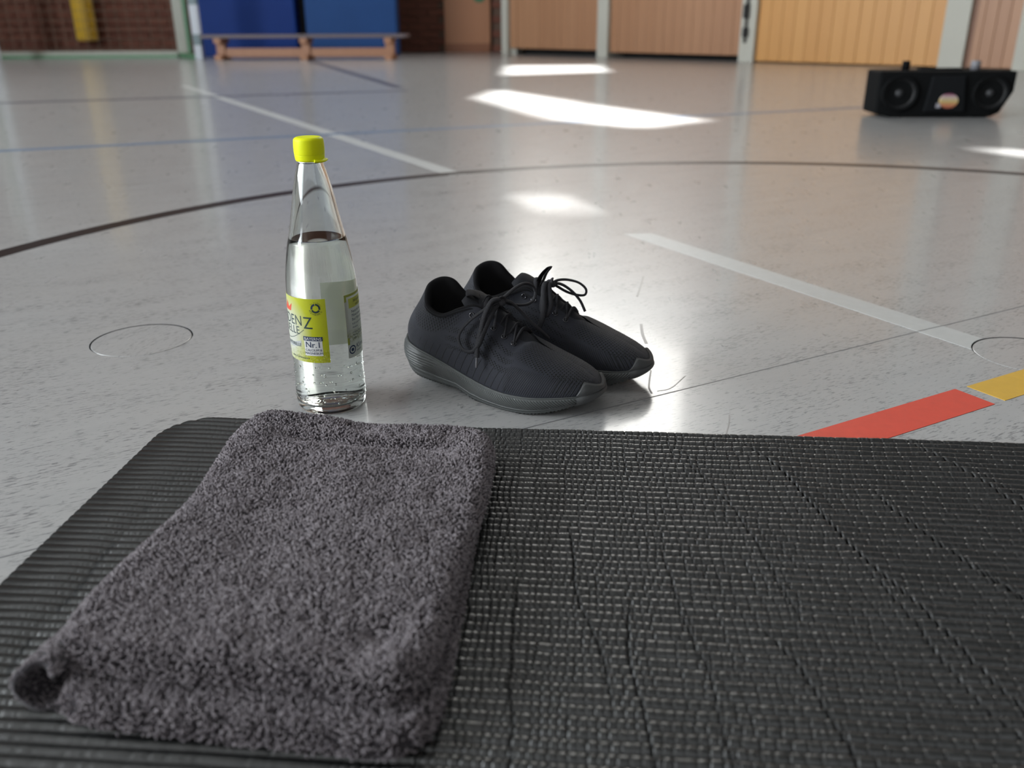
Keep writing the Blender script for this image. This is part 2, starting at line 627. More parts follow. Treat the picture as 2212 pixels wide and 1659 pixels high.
# slanted storage wall: frame is local, x along the wall, y out into the room
wall_right = empty('wall_right', (A0[0], A0[1], 0), math.atan2(TW[1], TW[0]))
tag(wall_right, 'slanting wall of wooden storage gates between pale pillars', kind='structure')
WS1 = 11.5
box('upper_wall', (-.06, WS1, -.10, .25, 2.45, CEIL_Z), M_PLASTER, wall_right)
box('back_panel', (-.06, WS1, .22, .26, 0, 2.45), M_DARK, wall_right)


def to_local_y(d):    # room side is local -y
    return -d


PIL = [(-.075, .02), (1.335, 1.475), (3.03, 3.185), (4.845, 5.035), (5.40, 5.62), (7.3, 7.5), (9.2, 9.4), (11.2, 11.5)]
for i, (a, b) in enumerate(PIL):
    p = box('trim_%d' % (i + 1), (a, b, -.075, .22, 0, 2.5), M_PILLAR, None, bevel=.006)
    p.location = wall_right.location
    p.rotation_euler = wall_right.rotation_euler
    tag(p, 'pale pillar between the storage gates', kind='structure')
    if i == 2:
        bm = bmesh.new()
        bm_box(bm, .055, .075, -.10, -.074, .17, .62, bevel=.004)
        bm_box(bm, .045, .09, -.115, -.074, .22, .30, bevel=.006)
        bm_box(bm, .04, .085, -.12, -.074, .38, .50, bevel=.006)
        bo = link('gate_bolt', bm_done('gate_bolt', bm), p, M_DARK)
        bo.location = (3.03, 0, 0)
GATES = [(.02, 1.335, .072, M_GATE, .11, 'tan plank storage gate left of the others with a dark gap under it'),
         (1.475, 3.03, .056, M_GATE, .113, 'wide tan plank storage gate with a dark gap under it'),
         (3.185, 4.845, .012, M_GATE2, .12, 'golden plank storage gate reaching down to the floor'),
         (5.035, 5.40, .012, M_GATE, .09, 'narrow reddish plank gate behind the speaker'),
         (5.62, 7.3, .012, M_GATE, .12, None), (7.5, 9.2, .012, M_GATE, .12, None), (9.4, 11.2, .012, M_GATE, .12, None)]
for i, (a, b, z0, m, pw, lab) in enumerate(GATES):
    g = empty('door_%d' % (i + 2), (A0[0], A0[1], 0), math.atan2(TW[1], TW[0]))
    tag(g, lab or 'plank storage gate beyond the speaker', kind='structure')
    n = max(2, round((b - a) / pw))
    w = (b - a) / n
    bm = bmesh.new()
    bm_box(bm, -w / 2 + .0014, w / 2 - .0014, -.012, .012, 0, 2.44 - z0, bevel=.003)
    me = bm_done('plank', bm)
    me.materials.append(m)
    for k in range(n):
        o = bpy.data.objects.new('plank', me)
        COL.objects.link(o)
        o.parent = g
        o.location = (a + (k + .5) * w, -.012 + random.uniform(-.0015, .0015), z0)
    if i == 3:
        gp_ = box('gate_post', (a, a + .035, -.03, .012, z0, 2.44), wood_material('post_wood', (.17, .065, .025), (.22, .09, .04)), g)
        gp_['label'] = 'dark brown gate post'
    box('gate_frame', (a, b, .012, .04, z0 + .002, 2.44), M_GATE, g)
# jog between brick wall and storage wall
j = box('trim_9', (.0, .08, A0[1] - .02, YB + .1, 0, CEIL_Z), M_PILLAR)
tag(j, 'pale return of the wall beside the brick', kind='structure')

# high window above the gates, lit by the day outside
def window(name, parent_like, x0, x1, z0, z1, y, nx, nz, pane_mat, label):
    w = empty(name, parent_like[0], parent_like[1])
    tag(w, label, kind='structure')
    bm = bmesh.new()
    f = .06
    bm_box(bm, x0 - f, x1 + f, y - .05, y + .02, z0 - f, z0)
    bm_box(bm, x0 - f, x1 + f, y - .05, y + .02, z1, z1 + f)
    bm_box(bm, x0 - f, x0, y - .05, y + .02, z0, z1)
    bm_box(bm, x1, x1 + f, y - .05, y + .02, z0, z1)
    for i in range(1, nx): bm_box(bm, x0 + (x1 - x0) * i / nx - .025, x0 + (x1 - x0) * i / nx + .025, y - .045, y + .02, z0, z1)
    for i in range(1, nz): bm_box(bm, x0, x1, y - .043, y + .02, z0 + (z1 - z0) * i / nz - .025, z0 + (z1 - z0) * i / nz + .025)
    link('window_frame', bm_done('window_frame', bm), w, M_WFRAME)
    for i in range(nx):
        for k in range(nz):
            xa, xb = x0 + (x1 - x0) * i / nx, x0 + (x1 - x0) * (i + 1) / nx
            za, zb = z0 + (z1 - z0) * k / nz, z0 + (z1 - z0) * (k + 1) / nz
            pm = pydata('pane', [(xa, y - .01, za), (xb, y - .01, za), (xb, y - .01, zb), (xa, y - .01, zb)], [(0, 1, 2, 3)])
            link('pane', pm, w, pane_mat)
    return w


window('window_1', ((A0[0], A0[1], 0), math.atan2(TW[1], TW[0])), .20, .86, 2.62, 6.4, -.11, 1, 4, M_PANE1, 'tall narrow daylit window above the first storage gate')
window('window_4', ((A0[0], A0[1], 0), math.atan2(TW[1], TW[0])), 1.0, 2.75, 2.95, 6.75, -.11, 2, 3, M_PANE4, 'wide daylit window high above the storage gates')
window('window_2', ((FX0 + .02, 0, 0), PI / 2), -5.0, 3.2, 1.4, 5.2, -.02, 6, 2, M_PANE2, 'long daylit window band in the left wall')
window('window_3', ((0, FY0 + .02, 0), PI), -6, 6, 2.6, 5.4, -.02, 6, 2, M_PANE3, 'long daylit window band behind the viewer')

# brick-wall door
d1 = empty('door_1', (0, YB, 0))
tag(d1, 'plain orange-brown wooden door in the brick wall', kind='structure')
box('door_leaf', (-.80, -.24, -.05, .02, .02, 2.1), M_DOOR, d1, bevel=.004)
box('kick_plate', (-.795, -.245, -.056, -.045, .0, .105), wood_material('kick_wood', (.22, .085, .04), (.25, .10, .05)), d1, bevel=.002)
bm = bmesh.new()
bmesh.ops.create_cone(bm, cap_ends=True, segments=32, radius1=.085, radius2=.082, depth=.01)
bmesh.ops.rotate(bm, verts=bm.verts, matrix=Matrix.Rotation(PI / 2, 3, 'X'))
bmesh.ops.translate(bm, verts=bm.verts, vec=(-.37, -.058, .655))
o = link('door_sign', bm_done('door_sign', bm), d1, simple('green_sign', (.03, .16, .08), .5))
o['label'] = 'round green sign on the door'

# ------------------------------------------------------------------ goal, yellow pad, mats, bench
M_GREEN = simple('goal_green', (0.10, 0.24, 0.13), .4)
M_GWHITE = simple('goal_white', (0.33, 0.34, 0.29), .4)
M_GBLUE = simple('goal_stripe', (0.56, 0.60, 0.66), .4)
M_GDARK = simple('goal_dark_stripe', (0.16, 0.22, 0.24), .4)
M_NET = simple('net_cord', (0.20, 0.15, 0.11), .8)
goal = empty('handball_goal', (-4.42, 10.15, 0))
tag(goal, 'green and white handball goal with a thin net before the brick wall', 'goal')


def goal_post(x):
    p = box('post', (x - .04, x + .04, -.04, .04, 0, 2.0), M_GBLUE, goal, bevel=.004)
    for k in range(1, 10, 2):
        box('stripe', (x - .0415, x + .0415, -.0415, .0415, k * .2 - .055, k * .2 + .055), M_GDARK, p, bevel=.002)
    return p


XL, XR = -1.13, 1.075
RL, RR = -1.60, .715          # rear frame stands a little to the left
goal_post(XL)
goal_post(XR)
box('crossbar', (XL - .04, XR + .04, -.04, .04, 2.0, 2.08), M_GBLUE, goal, bevel=.004)
for x, xr in ((XL, RL), (XR, RR)):
    bm = bmesh.new()
    n_ = math.hypot(xr - x, .56)
    bm_box(bm, 0, n_ - .06, -.025, .025, 0, .05, bevel=.004)
    sb = link('side_bar', bm_done('side_bar', bm), goal, M_GREEN)
    sb.location = (x + (xr - x) * .08, .045, 0)
    sb.rotation_euler = (0, 0, math.atan2(.50, xr - x))
    box('rear_post', (xr - .055, xr + .055, .52, .60, .05, 2.0), M_GWHITE, goal, bevel=.004)
    box('rear_edge', (xr + .055, xr + .085, .53, .59, .05, 2.0), M_GREEN, goal, bevel=.002)
box('rear_bar', (RL + .06, RR - .06, .53, .60, .0, .075), M_GWHITE, goal, bevel=.006)
box('rear_bar_edge', (RL + .06, RR - .06, .522, .53, .0, .03), M_GREEN, goal, bevel=.002)
bm = bmesh.new()
yn = .615
for i in range(20):
    x = RL + (RR - RL) * i / 19
    bm_box(bm, x - .002, x + .002, yn - .002, yn + .002, .05, 2.0)
for i in range(20):
    z = .1 + i * .1
    bm_box(bm, RL, RR, yn - .002, yn + .002, z - .002, z + .002)
link('net', bm_done('net', bm), goal, M_NET)

# yellow padded tube hung on the brick wall
M_YPAD = simple('yellow_vinyl', (0.85, 0.53, 0.05), .45, noise_amt=.06, scale=8)
pad = empty('wall_pad', (-5.17, YB - .14, 0))
tag(pad, 'yellow padded round post cover hanging on the brick wall behind the goal', 'pad')
link('padding', lathe('padding', [(0, .165), (.10, .165), (.118, .172), (.125, .19), (.125, 2.3), (.118, 2.32), (0, 2.325)], 40), pad, M_YPAD)
box('hook_strip', (-.02, .02, .12, .14, .2, 2.2), M_STEEL, pad)
box('closure_flap', (.065, .088, -.108, -.085, .175, 2.3), simple('flap', (.50, .30, .04), .6), pad)

M_BLUE = simple('blue_vinyl', (0.009, 0.036, 0.19), .55, spec=.15, noise_amt=.12, scale=3)
M_BLUE2 = simple('blue_vinyl_light', (0.022, 0.072, 0.225), .55, spec=.15, noise_amt=.12, scale=3)
for name, x0, x1, m, lab in (('gym_mat', -3.46, -2.335, M_BLUE, 'upright dark blue crash mat beside the goal'),
                             ('gym_mat', -2.225, -1.235, M_BLUE2, 'upright lighter blue crash mat beside the brick corner')):
    x0, x1 = x0 * 1.042, x1 * 1.042
    e = empty(name, ((x0 + x1) / 2, 10.97, 0))
    tag(e, lab, 'mat', 'blue crash mats behind the bench')
    w = (x1 - x0) / 2
    box('cushion', (-w, w, -.15, .15, 0, 2.0), m, e, bevel=.02)
    box('bottom_seam', (-w + .015, w - .015, -.153, -.145, .235, .245), M_DARK if False else m, e)
gap_shade = box('mat_gap_shade', (-2.43, -2.322, 11.03, 11.09, 0, 2.0), M_DARK)  # dark sheet added to paint the shade between the mats
tag(gap_shade, 'added dark panel standing for the shade in the gap between the two blue crash mats', 'panel')

bench = empty('gym_bench', (-2.18, 10.0, 0), math.atan2(-.30, 1.76) * .55)
tag(bench, 'low wooden gym bench with three legs in front of the blue mats', 'bench')
M_SEAT = wood_material('bench_top_shaded', (0.10, 0.075, 0.085), (0.14, 0.105, 0.11), var=.2)  # bluish shade on the seat is put into its wood colour
box('seat', (-1.08, 1.12, -.13, .13, .215, .25), M_SEAT, bench, bevel=.006)
box('rail', (-.88, .90, -.03, .03, .025, .115), M_BENCH, bench, bevel=.006)
for x in (-.90, .03, .93):
    bm = bmesh.new()
    bm_box(bm, x - .045, x + .045, -.045 if x != .03 else -.05, .045, 0, .215, bevel=.006)
    bm_box(bm, x - .04, x + .04, -.14, .14, 0, .05, bevel=.006)
    bm_box(bm, x - .04, x + .04, -.12, .12, .165, .214, bevel=.006)
    link('leg', bm_done('leg', bm), bench, M_BENCH)

# ------------------------------------------------------------------ portable speaker
M_SPK = simple('speaker_black', (0.006, 0.0065, 0.007), .75, spec=.1, noise_amt=.1)
M_SPK2 = simple('speaker_charcoal', (0.008, 0.009, 0.0105), .65, spec=.15, noise_amt=.1)
M_CONE = simple('speaker_cone', (0.008, 0.008, 0.009), .6)
M_SILV = simple('dull_silver', (0.10, 0.105, 0.115), .5, metallic=.3)
spk = empty('portable_speaker', (1.818, 3.95, 0), math.radians(-3))
spk.scale = (.885, .92, .84)
tag(spk, 'black portable speaker box with a colourful round badge standing on the floor', 'speaker')


def prism_xz(name, outline, y0, y1, mat, parent, bevel=.012):
    bm = bmesh.new()
    a = [bm.verts.new((x, y0, z)) for x, z in outline]
    f = bm.faces.new(a)
    r = bmesh.ops.extrude_face_region(bm, geom=[f])
    for v in [g for g in r['geom'] if isinstance(g, bmesh.types.BMVert)]: v.co.y = y1
    bmesh.ops.recalc_face_normals(bm, faces=bm.faces[:])
    if bevel: bmesh.ops.bevel(bm, geom=bm.edges[:], offset=bevel, segments=2, affect='EDGES', profile=.6)
    return link(name, bm_done(name, bm), parent, mat)


prism_xz('body', [(-.305, .018), (-.24, .004), (.24, .004), (.275, .022), (.325, .125), (.325, .222), (-.305, .222)], -.09, .10, M_SPK, spk)
prism_xz('centre_panel', [(-.085, .03), (.105, .03), (.085, .20), (-.065, .20)], -.105, -.088, M_SPK2, spk, .006)
for x in (-.205, .215):
    r = .086
    g = link('speaker_ring', lathe('speaker_ring', [(r, 0), (r, .014), (r - .008, .018), (r - .016, .010), (r - .018, -.012)], 48), spk, M_SPK)
    g.location = (x, -.088, .118)
    g.rotation_euler = (PI / 2, 0, 0)
    cn = link('speaker_cone', lathe('speaker_cone', [(r - .014, .008), (.05, -.006), (.03, -.014), (.027, -.004), (.018, .004), (0, .007)], 48), spk, M_CONE)
    cn.location = (x, -.088, .118)
    cn.rotation_euler = (PI / 2, 0, 0)
    dc = link('dust_cap', lathe('dust_cap', [(.019, 0), (.015, .008), (.008, .012), (0, .0135)], 32), cn, simple('dust_cap_grey', (.035, .036, .04), .55))
    dc.location = (-.0 if x < 0 else -.0, 0, .0)
for x, m, rr_ in ((-.16, M_SPK, .018), (.165, M_SILV, .022)):
    kn = link('knob', lathe('knob', [(0, .045), (rr_ * .8, .045), (rr_, .04), (rr_, 0), (0, 0)][::-1], 32), spk, m if m is M_SPK else simple('knob_grey', (.22, .22, .24), .5))
    kn.location = (x, .0, .221)
box('handle', (-.10, .10, -.02, .02, .221, .232), M_SPK2, spk, bevel=.004)
for x in (-.2, .2):
    box('foot', (x - .03, x + .03, -.07, .08, 0, .006), M_SPK2, spk)


def badge_material():
    k = NT('badge')
    c = k.coord()
    sep = k.n('ShaderNodeSeparateXYZ')
    k.l(c, sep.inputs[0])
    t = k.math('ADD', k.math('MULTIPLY', sep.outputs[2], 14.0), .5, clamp=True)
    nd = k.t.nodes.new('ShaderNodeValToRGB')
    el = nd.color_ramp.elements
    st = [(0.0, (.42, .10, .07)), (.28, (.55, .25, .12)), (.45, (.55, .42, .16)), (.62, (.56, .46, .30)), (.80, (.50, .36, .38)), (.95, (.22, .05, .11))]
    while len(el) < len(st): el.new(.5)
    for e, (p, cc) in zip(el, st):
        e.position = p
        e.color = (*cc, 1)
    k.l(t, nd.inputs[0])
    k.set(Base_Color=nd.outputs[0], Roughness=.35)
    return k.m


bm = bmesh.new()
bmesh.ops.create_cone(bm, cap_ends=True, segments=40, radius1=.042, radius2=.040, depth=.008)
bmesh.ops.rotate(bm, verts=bm.verts, matrix=Matrix.Rotation(PI / 2, 3, 'X'))
bmesh.ops.scale(bm, verts=bm.verts, vec=(1.05, 1, .86))
bd = link('badge', bm_done('badge', bm), spk, badge_material())
bd.location = (.022, -.108, .083)
bd['label'] = 'colourful round badge'
box('badge_corner', (-.032, -.012, -.111, -.105, .050, .072), simple('badge_white', (.34, .33, .36), .4), spk)

# ------------------------------------------------------------------ ribbed exercise mat
EU = np.array([.9959, -.0901])
EV = np.array([-.0901, -.9959])
MC = np.array([-.3655, .8575])          # far left corner of the mat
MAT_T, RIB = .0085, .00932
MAT_L, MAT_W = 1.18, .62


def mat_pt(u, v):
    return MC[0] + EU[0] * u + EV[0] * v, MC[1] + EU[1] * u + EV[1] * v


def build_mat():
    us = np.concatenate([np.linspace(0, .10, 110, endpoint=False), np.linspace(.10, .30, 90, endpoint=False),
                         np.linspace(.30, .92, 1060, endpoint=False), np.linspace(.92, .98, 40, endpoint=False), np.linspace(.98, MAT_L, 30)])
    nr = int(MAT_W / RIB)
    vs = np.linspace(0, 53 * RIB, 53 * 10 + 1)
    vs = np.concatenate([vs, np.linspace(vs[-1], MAT_W, 40)[1:]])
    Ug, Vg = np.meshgrid(us, vs, indexing='ij')
    # ribs run along u; they wander a little and settle into the creases
    wav = .0005 * vnoise(Ug * 11, Vg * 9, 3) + .0005 * vnoise(Ug * 40, Vg * 30, 4)
    ph = (Vg + wav) / RIB
    rib = np.floor(ph)
    x = np.abs(ph - rib - .5) * 2
    prof = 1 - x ** 2.3
    amp = .0043 * (1 + .10 * vnoise(Ug * 30, rib * 1.7, 5))
    lf = sstep(.004, .05, Ug)
    H = prof * amp * (.30 + .40 * lf + .30 * sstep(.08, .3, Ug))
    # notches across single ribs, denser near the towel
    dens = 1.0 / (.0054 + .0075 * sstep(.42, .80, Ug))
    cum = np.cumsum(np.gradient(us) / (.0054 + .0075 * sstep(.42, .80, us)))
    base = np.interp(Ug, us, cum)
    slant = (Vg * 34) * (.25 + .55 * sstep(.3, .9, Ug))
    q = base - slant * .55 + .42 * vnoise(rib * 1.9, base * .35, 11) + .5 * vnoise(Ug * 5, Vg * 5, 12)
    cell = np.floor(q)
    d = np.abs(q - cell - .5) / dens
    strength = np.clip(.55 + .45 * vnoise(rib * .37 + cell * 3.1, cell * 1.3 + .5, 13), 0, 1)
    wn = .00065
    notch = np.exp(-(d / wn) ** 2) * strength
    H -= notch * .00145 * np.clip(prof + .25, 0, 1) * (.12 + .40 * sstep(.02, .10, Ug) + .48 * sstep(.16, .32, Ug))
    # fine wrinkling of the skin
    H += .00016 * vnoise(Ug * 420, Vg * 260, 21) * sstep(.2, .32, Ug) + .00012 * vnoise(Ug * 900, Vg * 300, 22)
    # long creases that run across many ribs and fan out to the right
    rg = np.random.default_rng(5)
    cre = [(.43, .18, .40, .22, .8), (.50, .20, .62, .26, .7), (.545, .05, .30, .34, .7), (.57, .30, .62, .30, 1.0), (.60, .02, .62, .52, 1.5), (.655, .22, .62, .42, .9),
           (.70, .10, .62, .62, 1.3), (.735, .20, .55, .60, .8), (.765, .0, .62, .70, 1.7), (.80, .05, .50, .70, .9), (.835, .12, .62, .75, 1.3), (.89, .02, .62, .8, 1.5), (.47, .28, .62, .12, .9),
           (.40, .25, .60, .05, .7), (.355, .30, .6, -.02, .7)]
    bulge = np.zeros_like(H)
    crack_shade = .55 * notch * (1 - .3 * sstep(.6, .8, Ug)) * sstep(.10, .32, Ug)
    H += notch * .00055 * np.clip(prof + .25, 0, 1) * sstep(.55, .75, Ug)
    for i, (u0, va, vb, sl, st) in enumerate(cre):
        path = u0 + sl * (Vg - va) * .62 + .008 * vnoise(Vg * 14 + i * 7, Vg * 0 + i, 40 + i) + .0016 * vnoise(rib * .8 + i * 3, rib * 0 + i, 60 + i)
        dd = Ug - path
        on = sstep(va - .02, va + .03, Vg) * (1 - sstep(vb - .03, vb + .02, Vg)) if vb < .6 else sstep(va - .02, va + .04, Vg)
        H -= on * st * .0016 * np.exp(-(dd / .00085) ** 2)
        crack_shade = np.maximum(crack_shade, on * np.clip(st, 0, 1.2) / 1.2 * np.exp(-((dd + .0002) / .0013) ** 4))
        bulge += on * st * .0008 * np.exp(-np.sqrt(dd ** 2 + .003 ** 2) / .018)
    H += bulge
    # worn crease near the left short edge
    pc = .062 + .05 * (Vg - .1) * .35 + .003 * vnoise(Vg * 20, Vg * 0, 77)
    dd = Ug - pc
    on = sstep(.05, .22, Vg)
    crack_shade = np.maximum(crack_shade, .7 * on * np.exp(-(dd / .0022) ** 2) * (vnoise(Vg * 60, Vg * 0, 78) > -.3))
    H -= on * (.0014 * np.exp(-np.sqrt(dd ** 2 + .003 ** 2) / .012))
    # edge rounding, rounded far left corner
    rc = .050
    eu, ev = np.clip(rc - Ug, 0, None), np.clip(rc - Vg, 0, None)
    dist = np.where((Ug < rc) & (Vg < rc), rc - np.sqrt(eu ** 2 + ev ** 2), np.minimum(Ug, Vg))
    Z = MAT_T + H
    edge = np.clip(dist / .0045, 0, 1)
    Z = np.where(dist < .0045, Z * np.sqrt(np.clip(1 - (1 - edge) ** 2, 0, 1)) + .0012 * (1 - edge), Z)
    # pull the corner cells onto the rounded outline
    s = np.where((Ug < rc) & (Vg < rc) & (dist < 0), rc / np.sqrt(eu ** 2 + ev ** 2 + 1e-12), 1.0)
    Uo = np.where(s < 1, rc - eu * s, Ug)
    Vo = np.where(s < 1, rc - ev * s, Vg)
    Z = np.where(s < 1, .0012, Z)
    edgew = .0055 * sstep(.25, .0, Ug) + .0025 * vnoise(us * 9, us * 0, 31)[:, None] + .0035 * sstep(.4, .8, Ug)
    Vo = Vo - edgew * (1 - sstep(.0, .12, Vg))
    X, Y = mat_pt(Uo, Vo)
    P = np.stack([X, Y, Z], -1)
    me = grid_mesh('exercise_mat', P, flip=True, attrs={'crack_shade': np.clip(crack_shade, 0, 1)})
    return me


k = NT('mat_foam')
c = k.coord()
ck = k.attr('crack_shade')  # shade inside creases and notches, painted dark into colour and gloss
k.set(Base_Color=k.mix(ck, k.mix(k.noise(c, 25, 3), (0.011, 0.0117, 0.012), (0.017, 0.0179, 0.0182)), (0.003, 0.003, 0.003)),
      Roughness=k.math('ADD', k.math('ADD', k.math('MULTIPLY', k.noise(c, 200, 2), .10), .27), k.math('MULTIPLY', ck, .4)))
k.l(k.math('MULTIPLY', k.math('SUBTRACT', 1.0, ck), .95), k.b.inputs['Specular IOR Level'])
k.bump(k.noise(k.mapping(c, scale=(700, 350, 350)), 1, 2), .22, .0004)
M_MAT = k.m
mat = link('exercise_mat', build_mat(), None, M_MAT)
tag(mat, 'black ribbed foam exercise mat with cracked creases lying on the grey floor', 'mat')

# ------------------------------------------------------------------ folded terry towel
k = NT('towel_cloth')
c = k.coord()
k.set(Base_Color=k.mix(k.noise(c, 180, 4), (0.035, 0.031, 0.037), (0.078, 0.070, 0.080)), Roughness=.95)
k.b.inputs['Specular IOR Level'].default_value = .1
k.b.inputs['Sheen Weight'].default_value = .2
k.bump(k.noise(c, 700, 3), .9, .0025)
M_TOWEL = k.m
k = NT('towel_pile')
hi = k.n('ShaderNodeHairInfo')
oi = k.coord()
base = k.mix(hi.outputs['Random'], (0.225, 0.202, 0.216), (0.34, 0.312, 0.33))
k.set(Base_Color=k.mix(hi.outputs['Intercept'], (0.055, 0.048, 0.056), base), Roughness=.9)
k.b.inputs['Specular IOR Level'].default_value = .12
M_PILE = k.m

towel = empty('towel', (-.16, .60, MAT_T))
tag(towel, 'folded dark grey terry towel lying on the black mat', 'towel')
TO = np.array([-.16, .60, MAT_T])


def towel_layer(name, quad, z0, th, rnd, waves, nu=150, nv=210, edge_fn=None):
    """rounded folded slab over a four-cornered footprint (far left, far right, near right, near left)"""
    q = np.array(quad, float)
    # superelliptic closed shell: rows go from the bottom edge over the top to the other bottom edge
    a = np.linspace(0, 1, nu)
    b = np.linspace(0, 1, nv)
    ea = np.where(a < .5, .5 * (2 * a) ** 1.7, 1 - .5 * (2 * (1 - a)) ** 1.7)
    eb = np.where(b < .5, .5 * (2 * b) ** 1.7, 1 - .5 * (2 * (1 - b)) ** 1.7)
    Aa, Bb = np.meshgrid(ea, eb, indexing='ij')
    # rounded corners of the footprint: squeeze the square towards a superellipse
    sx, sy = Aa * 2 - 1, Bb * 2 - 1
    p = 9.0
    mx = np.maximum(np.abs(sx), np.abs(sy)) + 1e-9
    nrm = (np.abs(sx) ** p + np.abs(sy) ** p) ** (1 / p) + 1e-9
    f = mx / nrm
    sx2, sy2 = sx * f, sy * f
    A2, B2 = (sx2 + 1) / 2, (sy2 + 1) / 2
    XY = (q[0] * ((1 - A2) * (1 - B2))[..., None] + q[1] * (A2 * (1 - B2))[..., None] + q[2] * (A2 * B2)[..., None] + q[3] * ((1 - A2) * B2)[..., None])
    if edge_fn is not None: XY = edge_fn(XY, A2, B2)
    W = np.linalg.norm(q[1] - q[0])
    Ln = np.linalg.norm(q[3] - q[0])
    d = (1 - mx) * np.where(np.abs(sx) > np.abs(sy), W / 2, Ln / 2)
    t = np.clip(d / rnd, 0, 1)
    prof = np.sqrt(np.clip(1 - (1 - t) ** 2, 0, 1))
    Z = z0 + th * .42 + (th * .58) * prof + waves(XY[..., 0], XY[..., 1], A2, B2) * sstep(0, .9, t)
    top = np.stack([XY[..., 0], XY[..., 1], Z], -1) - TO
    # underside
    zb = z0 + th * .42 * (1 - prof)
    bot = np.stack([XY[..., 0], XY[..., 1], zb], -1) - TO
    me1 = grid_mesh(name, top)
    bm = bmesh.new()
    bm.from_mesh(me1)
    me2 = grid_mesh(name + '_under', bot[::5, ::5], flip=True)
    bm.from_mesh(me2)
    bpy.data.meshes.remove(me2)
    bpy.data.meshes.remove(me1)
    me = bpy.data.meshes.new(name)
    bm.to_mesh(me)
    bm.free()
    me.polygons.foreach_set('use_smooth', np.ones(len(me.polygons), dtype=bool))
    o = link(name, me, towel, M_TOWEL)
    return o, top


def pile(name, parent, top, dens_step, length, rad, keep=None, seed=1, side=0):
    """short curled loops standing on the cloth"""
    rg = np.random.default_rng(seed)
    nu, nv = top.shape[:2]
    e1 = top[1:, :-1] - top[:-1, :-1]
    e2 = top[:-1, 1:] - top[:-1, :-1]
    nrm = np.cross(e1, e2)
    ar = np.linalg.norm(nrm, axis=-1)
    nrm = nrm / (ar[..., None] + 1e-12)
    nrm = nrm * (np.sign(nrm[..., 2:3] + 1e-9) if side == 0 else side)
    cnt = ar / dens_step ** 2
    if keep is not None: cnt = cnt * keep(top[:-1, :-1])
    cnt = np.floor(cnt + rg.random(cnt.shape)).astype(int)
    ii, jj = np.nonzero(cnt)
    rep = cnt[ii, jj]
    ii, jj = np.repeat(ii, rep), np.repeat(jj, rep)
    N = len(ii)
    a, b = rg.random(N)[:, None], rg.random(N)[:, None]
    p = top[ii, jj] + e1[ii, jj] * a + e2[ii, jj] * b
    n = nrm[ii, jj]
    flow = np.stack([vnoise(p[:, 0] * 130, p[:, 1] * 130, 5), vnoise(p[:, 0] * 130, p[:, 1] * 130, 6), 0 * a[:, 0]], 1)
    rnd = rg.normal(size=(N, 3))
    tdir = flow * .9 + rnd * .35
    tdir -= n * (tdir * n).sum(1)[:, None]
    Lh = length * (.7 + .6 * rg.random(N))[:, None]
    # loops come up and curl over
    pts = np.stack([p - n * .0006,
                    p + n * Lh * .50 + tdir * Lh * .18,
                    p + n * Lh * .85 + tdir * Lh * .52,
                    p + n * Lh * .62 + tdir * Lh * .95], 1)
    hc = bpy.data.hair_curves.new(name)
    hc.add_curves([4] * N)
    hc.attributes['position'].data.foreach_set('vector', pts.reshape(-1).astype(np.float32))
    ra = hc.attributes.get('radius') or hc.attributes.new('radius', 'FLOAT', 'POINT')
    rr = np.tile(np.array([rad * .9, rad, rad * 1.0, rad * .7]), N)
    ra.data.foreach_set('value', rr.astype(np.float32))
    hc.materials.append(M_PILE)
    o = link(name, hc, parent)
    o['kind'] = 'stuff'
    return o


def waves_up(x, y, a, b):
    w = .0022 * vnoise(x * 22, y * 16, 2) + .0012 * vnoise(x * 50, y * 45, 3)
    # long fold near the far end and soft dents
    w += -.0055 * np.exp(-((b - .135 - .02 * a) / .028) ** 2) * sstep(.1, .3, a) * (1 - sstep(.75, .95, a))
    w += .003 * np.exp(-((b - .05) / .04) ** 2) * (np.cos((a - .15) * 5.2) * .7)
    w += -.003 * np.exp(-((a - .28) / .12) ** 2 - ((b - .10) / .07) ** 2)
    w += .002 * np.exp(-((a - .72) / .2) ** 2 - ((b - .45) / .2) ** 2)
    w += -.004 * np.exp(-((a - .84) / .05) ** 2 - ((b - .87) / .025) ** 2)      # dent at the near right corner
    w += .003 * np.exp(-((a - .92) / .05) ** 2 - ((b - .93) / .04) ** 2)
    w += -.004 * sstep(.86, 1.0, b) * (1 - sstep(.5, .75, a)) * 0
    return w


def edge_up(XY, a, b):
    o = XY.copy()
    o[..., 1] += -.010 * np.exp(-((a - .55) / .22) ** 2) * (1 - sstep(0, .3, b)) + .004 * np.exp(-((a - .07) / .08) ** 2) * (1 - sstep(0, .3, b))
    o[..., 0] += .006 * np.exp(-((b - .3) / .25) ** 2) * sstep(.6, 1, a)
    o[..., 0] += .014 * np.exp(-((b - .48) / .26) ** 2) * (1 - sstep(0, .4, a))
    o[..., 1] += .006 * np.exp(-((a - .62) / .2) ** 2) * sstep(.75, 1, b)
    return o


def edge_lo(XY, a, b):
    o = XY.copy()
    o[..., 0] += .016 * np.exp(-((b - .48) / .26) ** 2) * (1 - sstep(0, .4, a))
    return o


TQ_UP = [(-.260, .797), (-.017, .757), (-.052, .396), (-.296, .438)]
TQ_LO = [(-.254, .782), (-.022, .745), (-.046, .372), (-.283, .408)]
lo, lo_top = towel_layer('lower_fold', TQ_LO, MAT_T + .0038, .017, .010, lambda x, y, a, b: .0008 * vnoise(x * 25, y * 25, 8), 110, 150, edge_lo)
hi_, hi_top = towel_layer('upper_fold', TQ_UP, MAT_T + .0182, .020, .013, waves_up, 170, 240, edge_up)
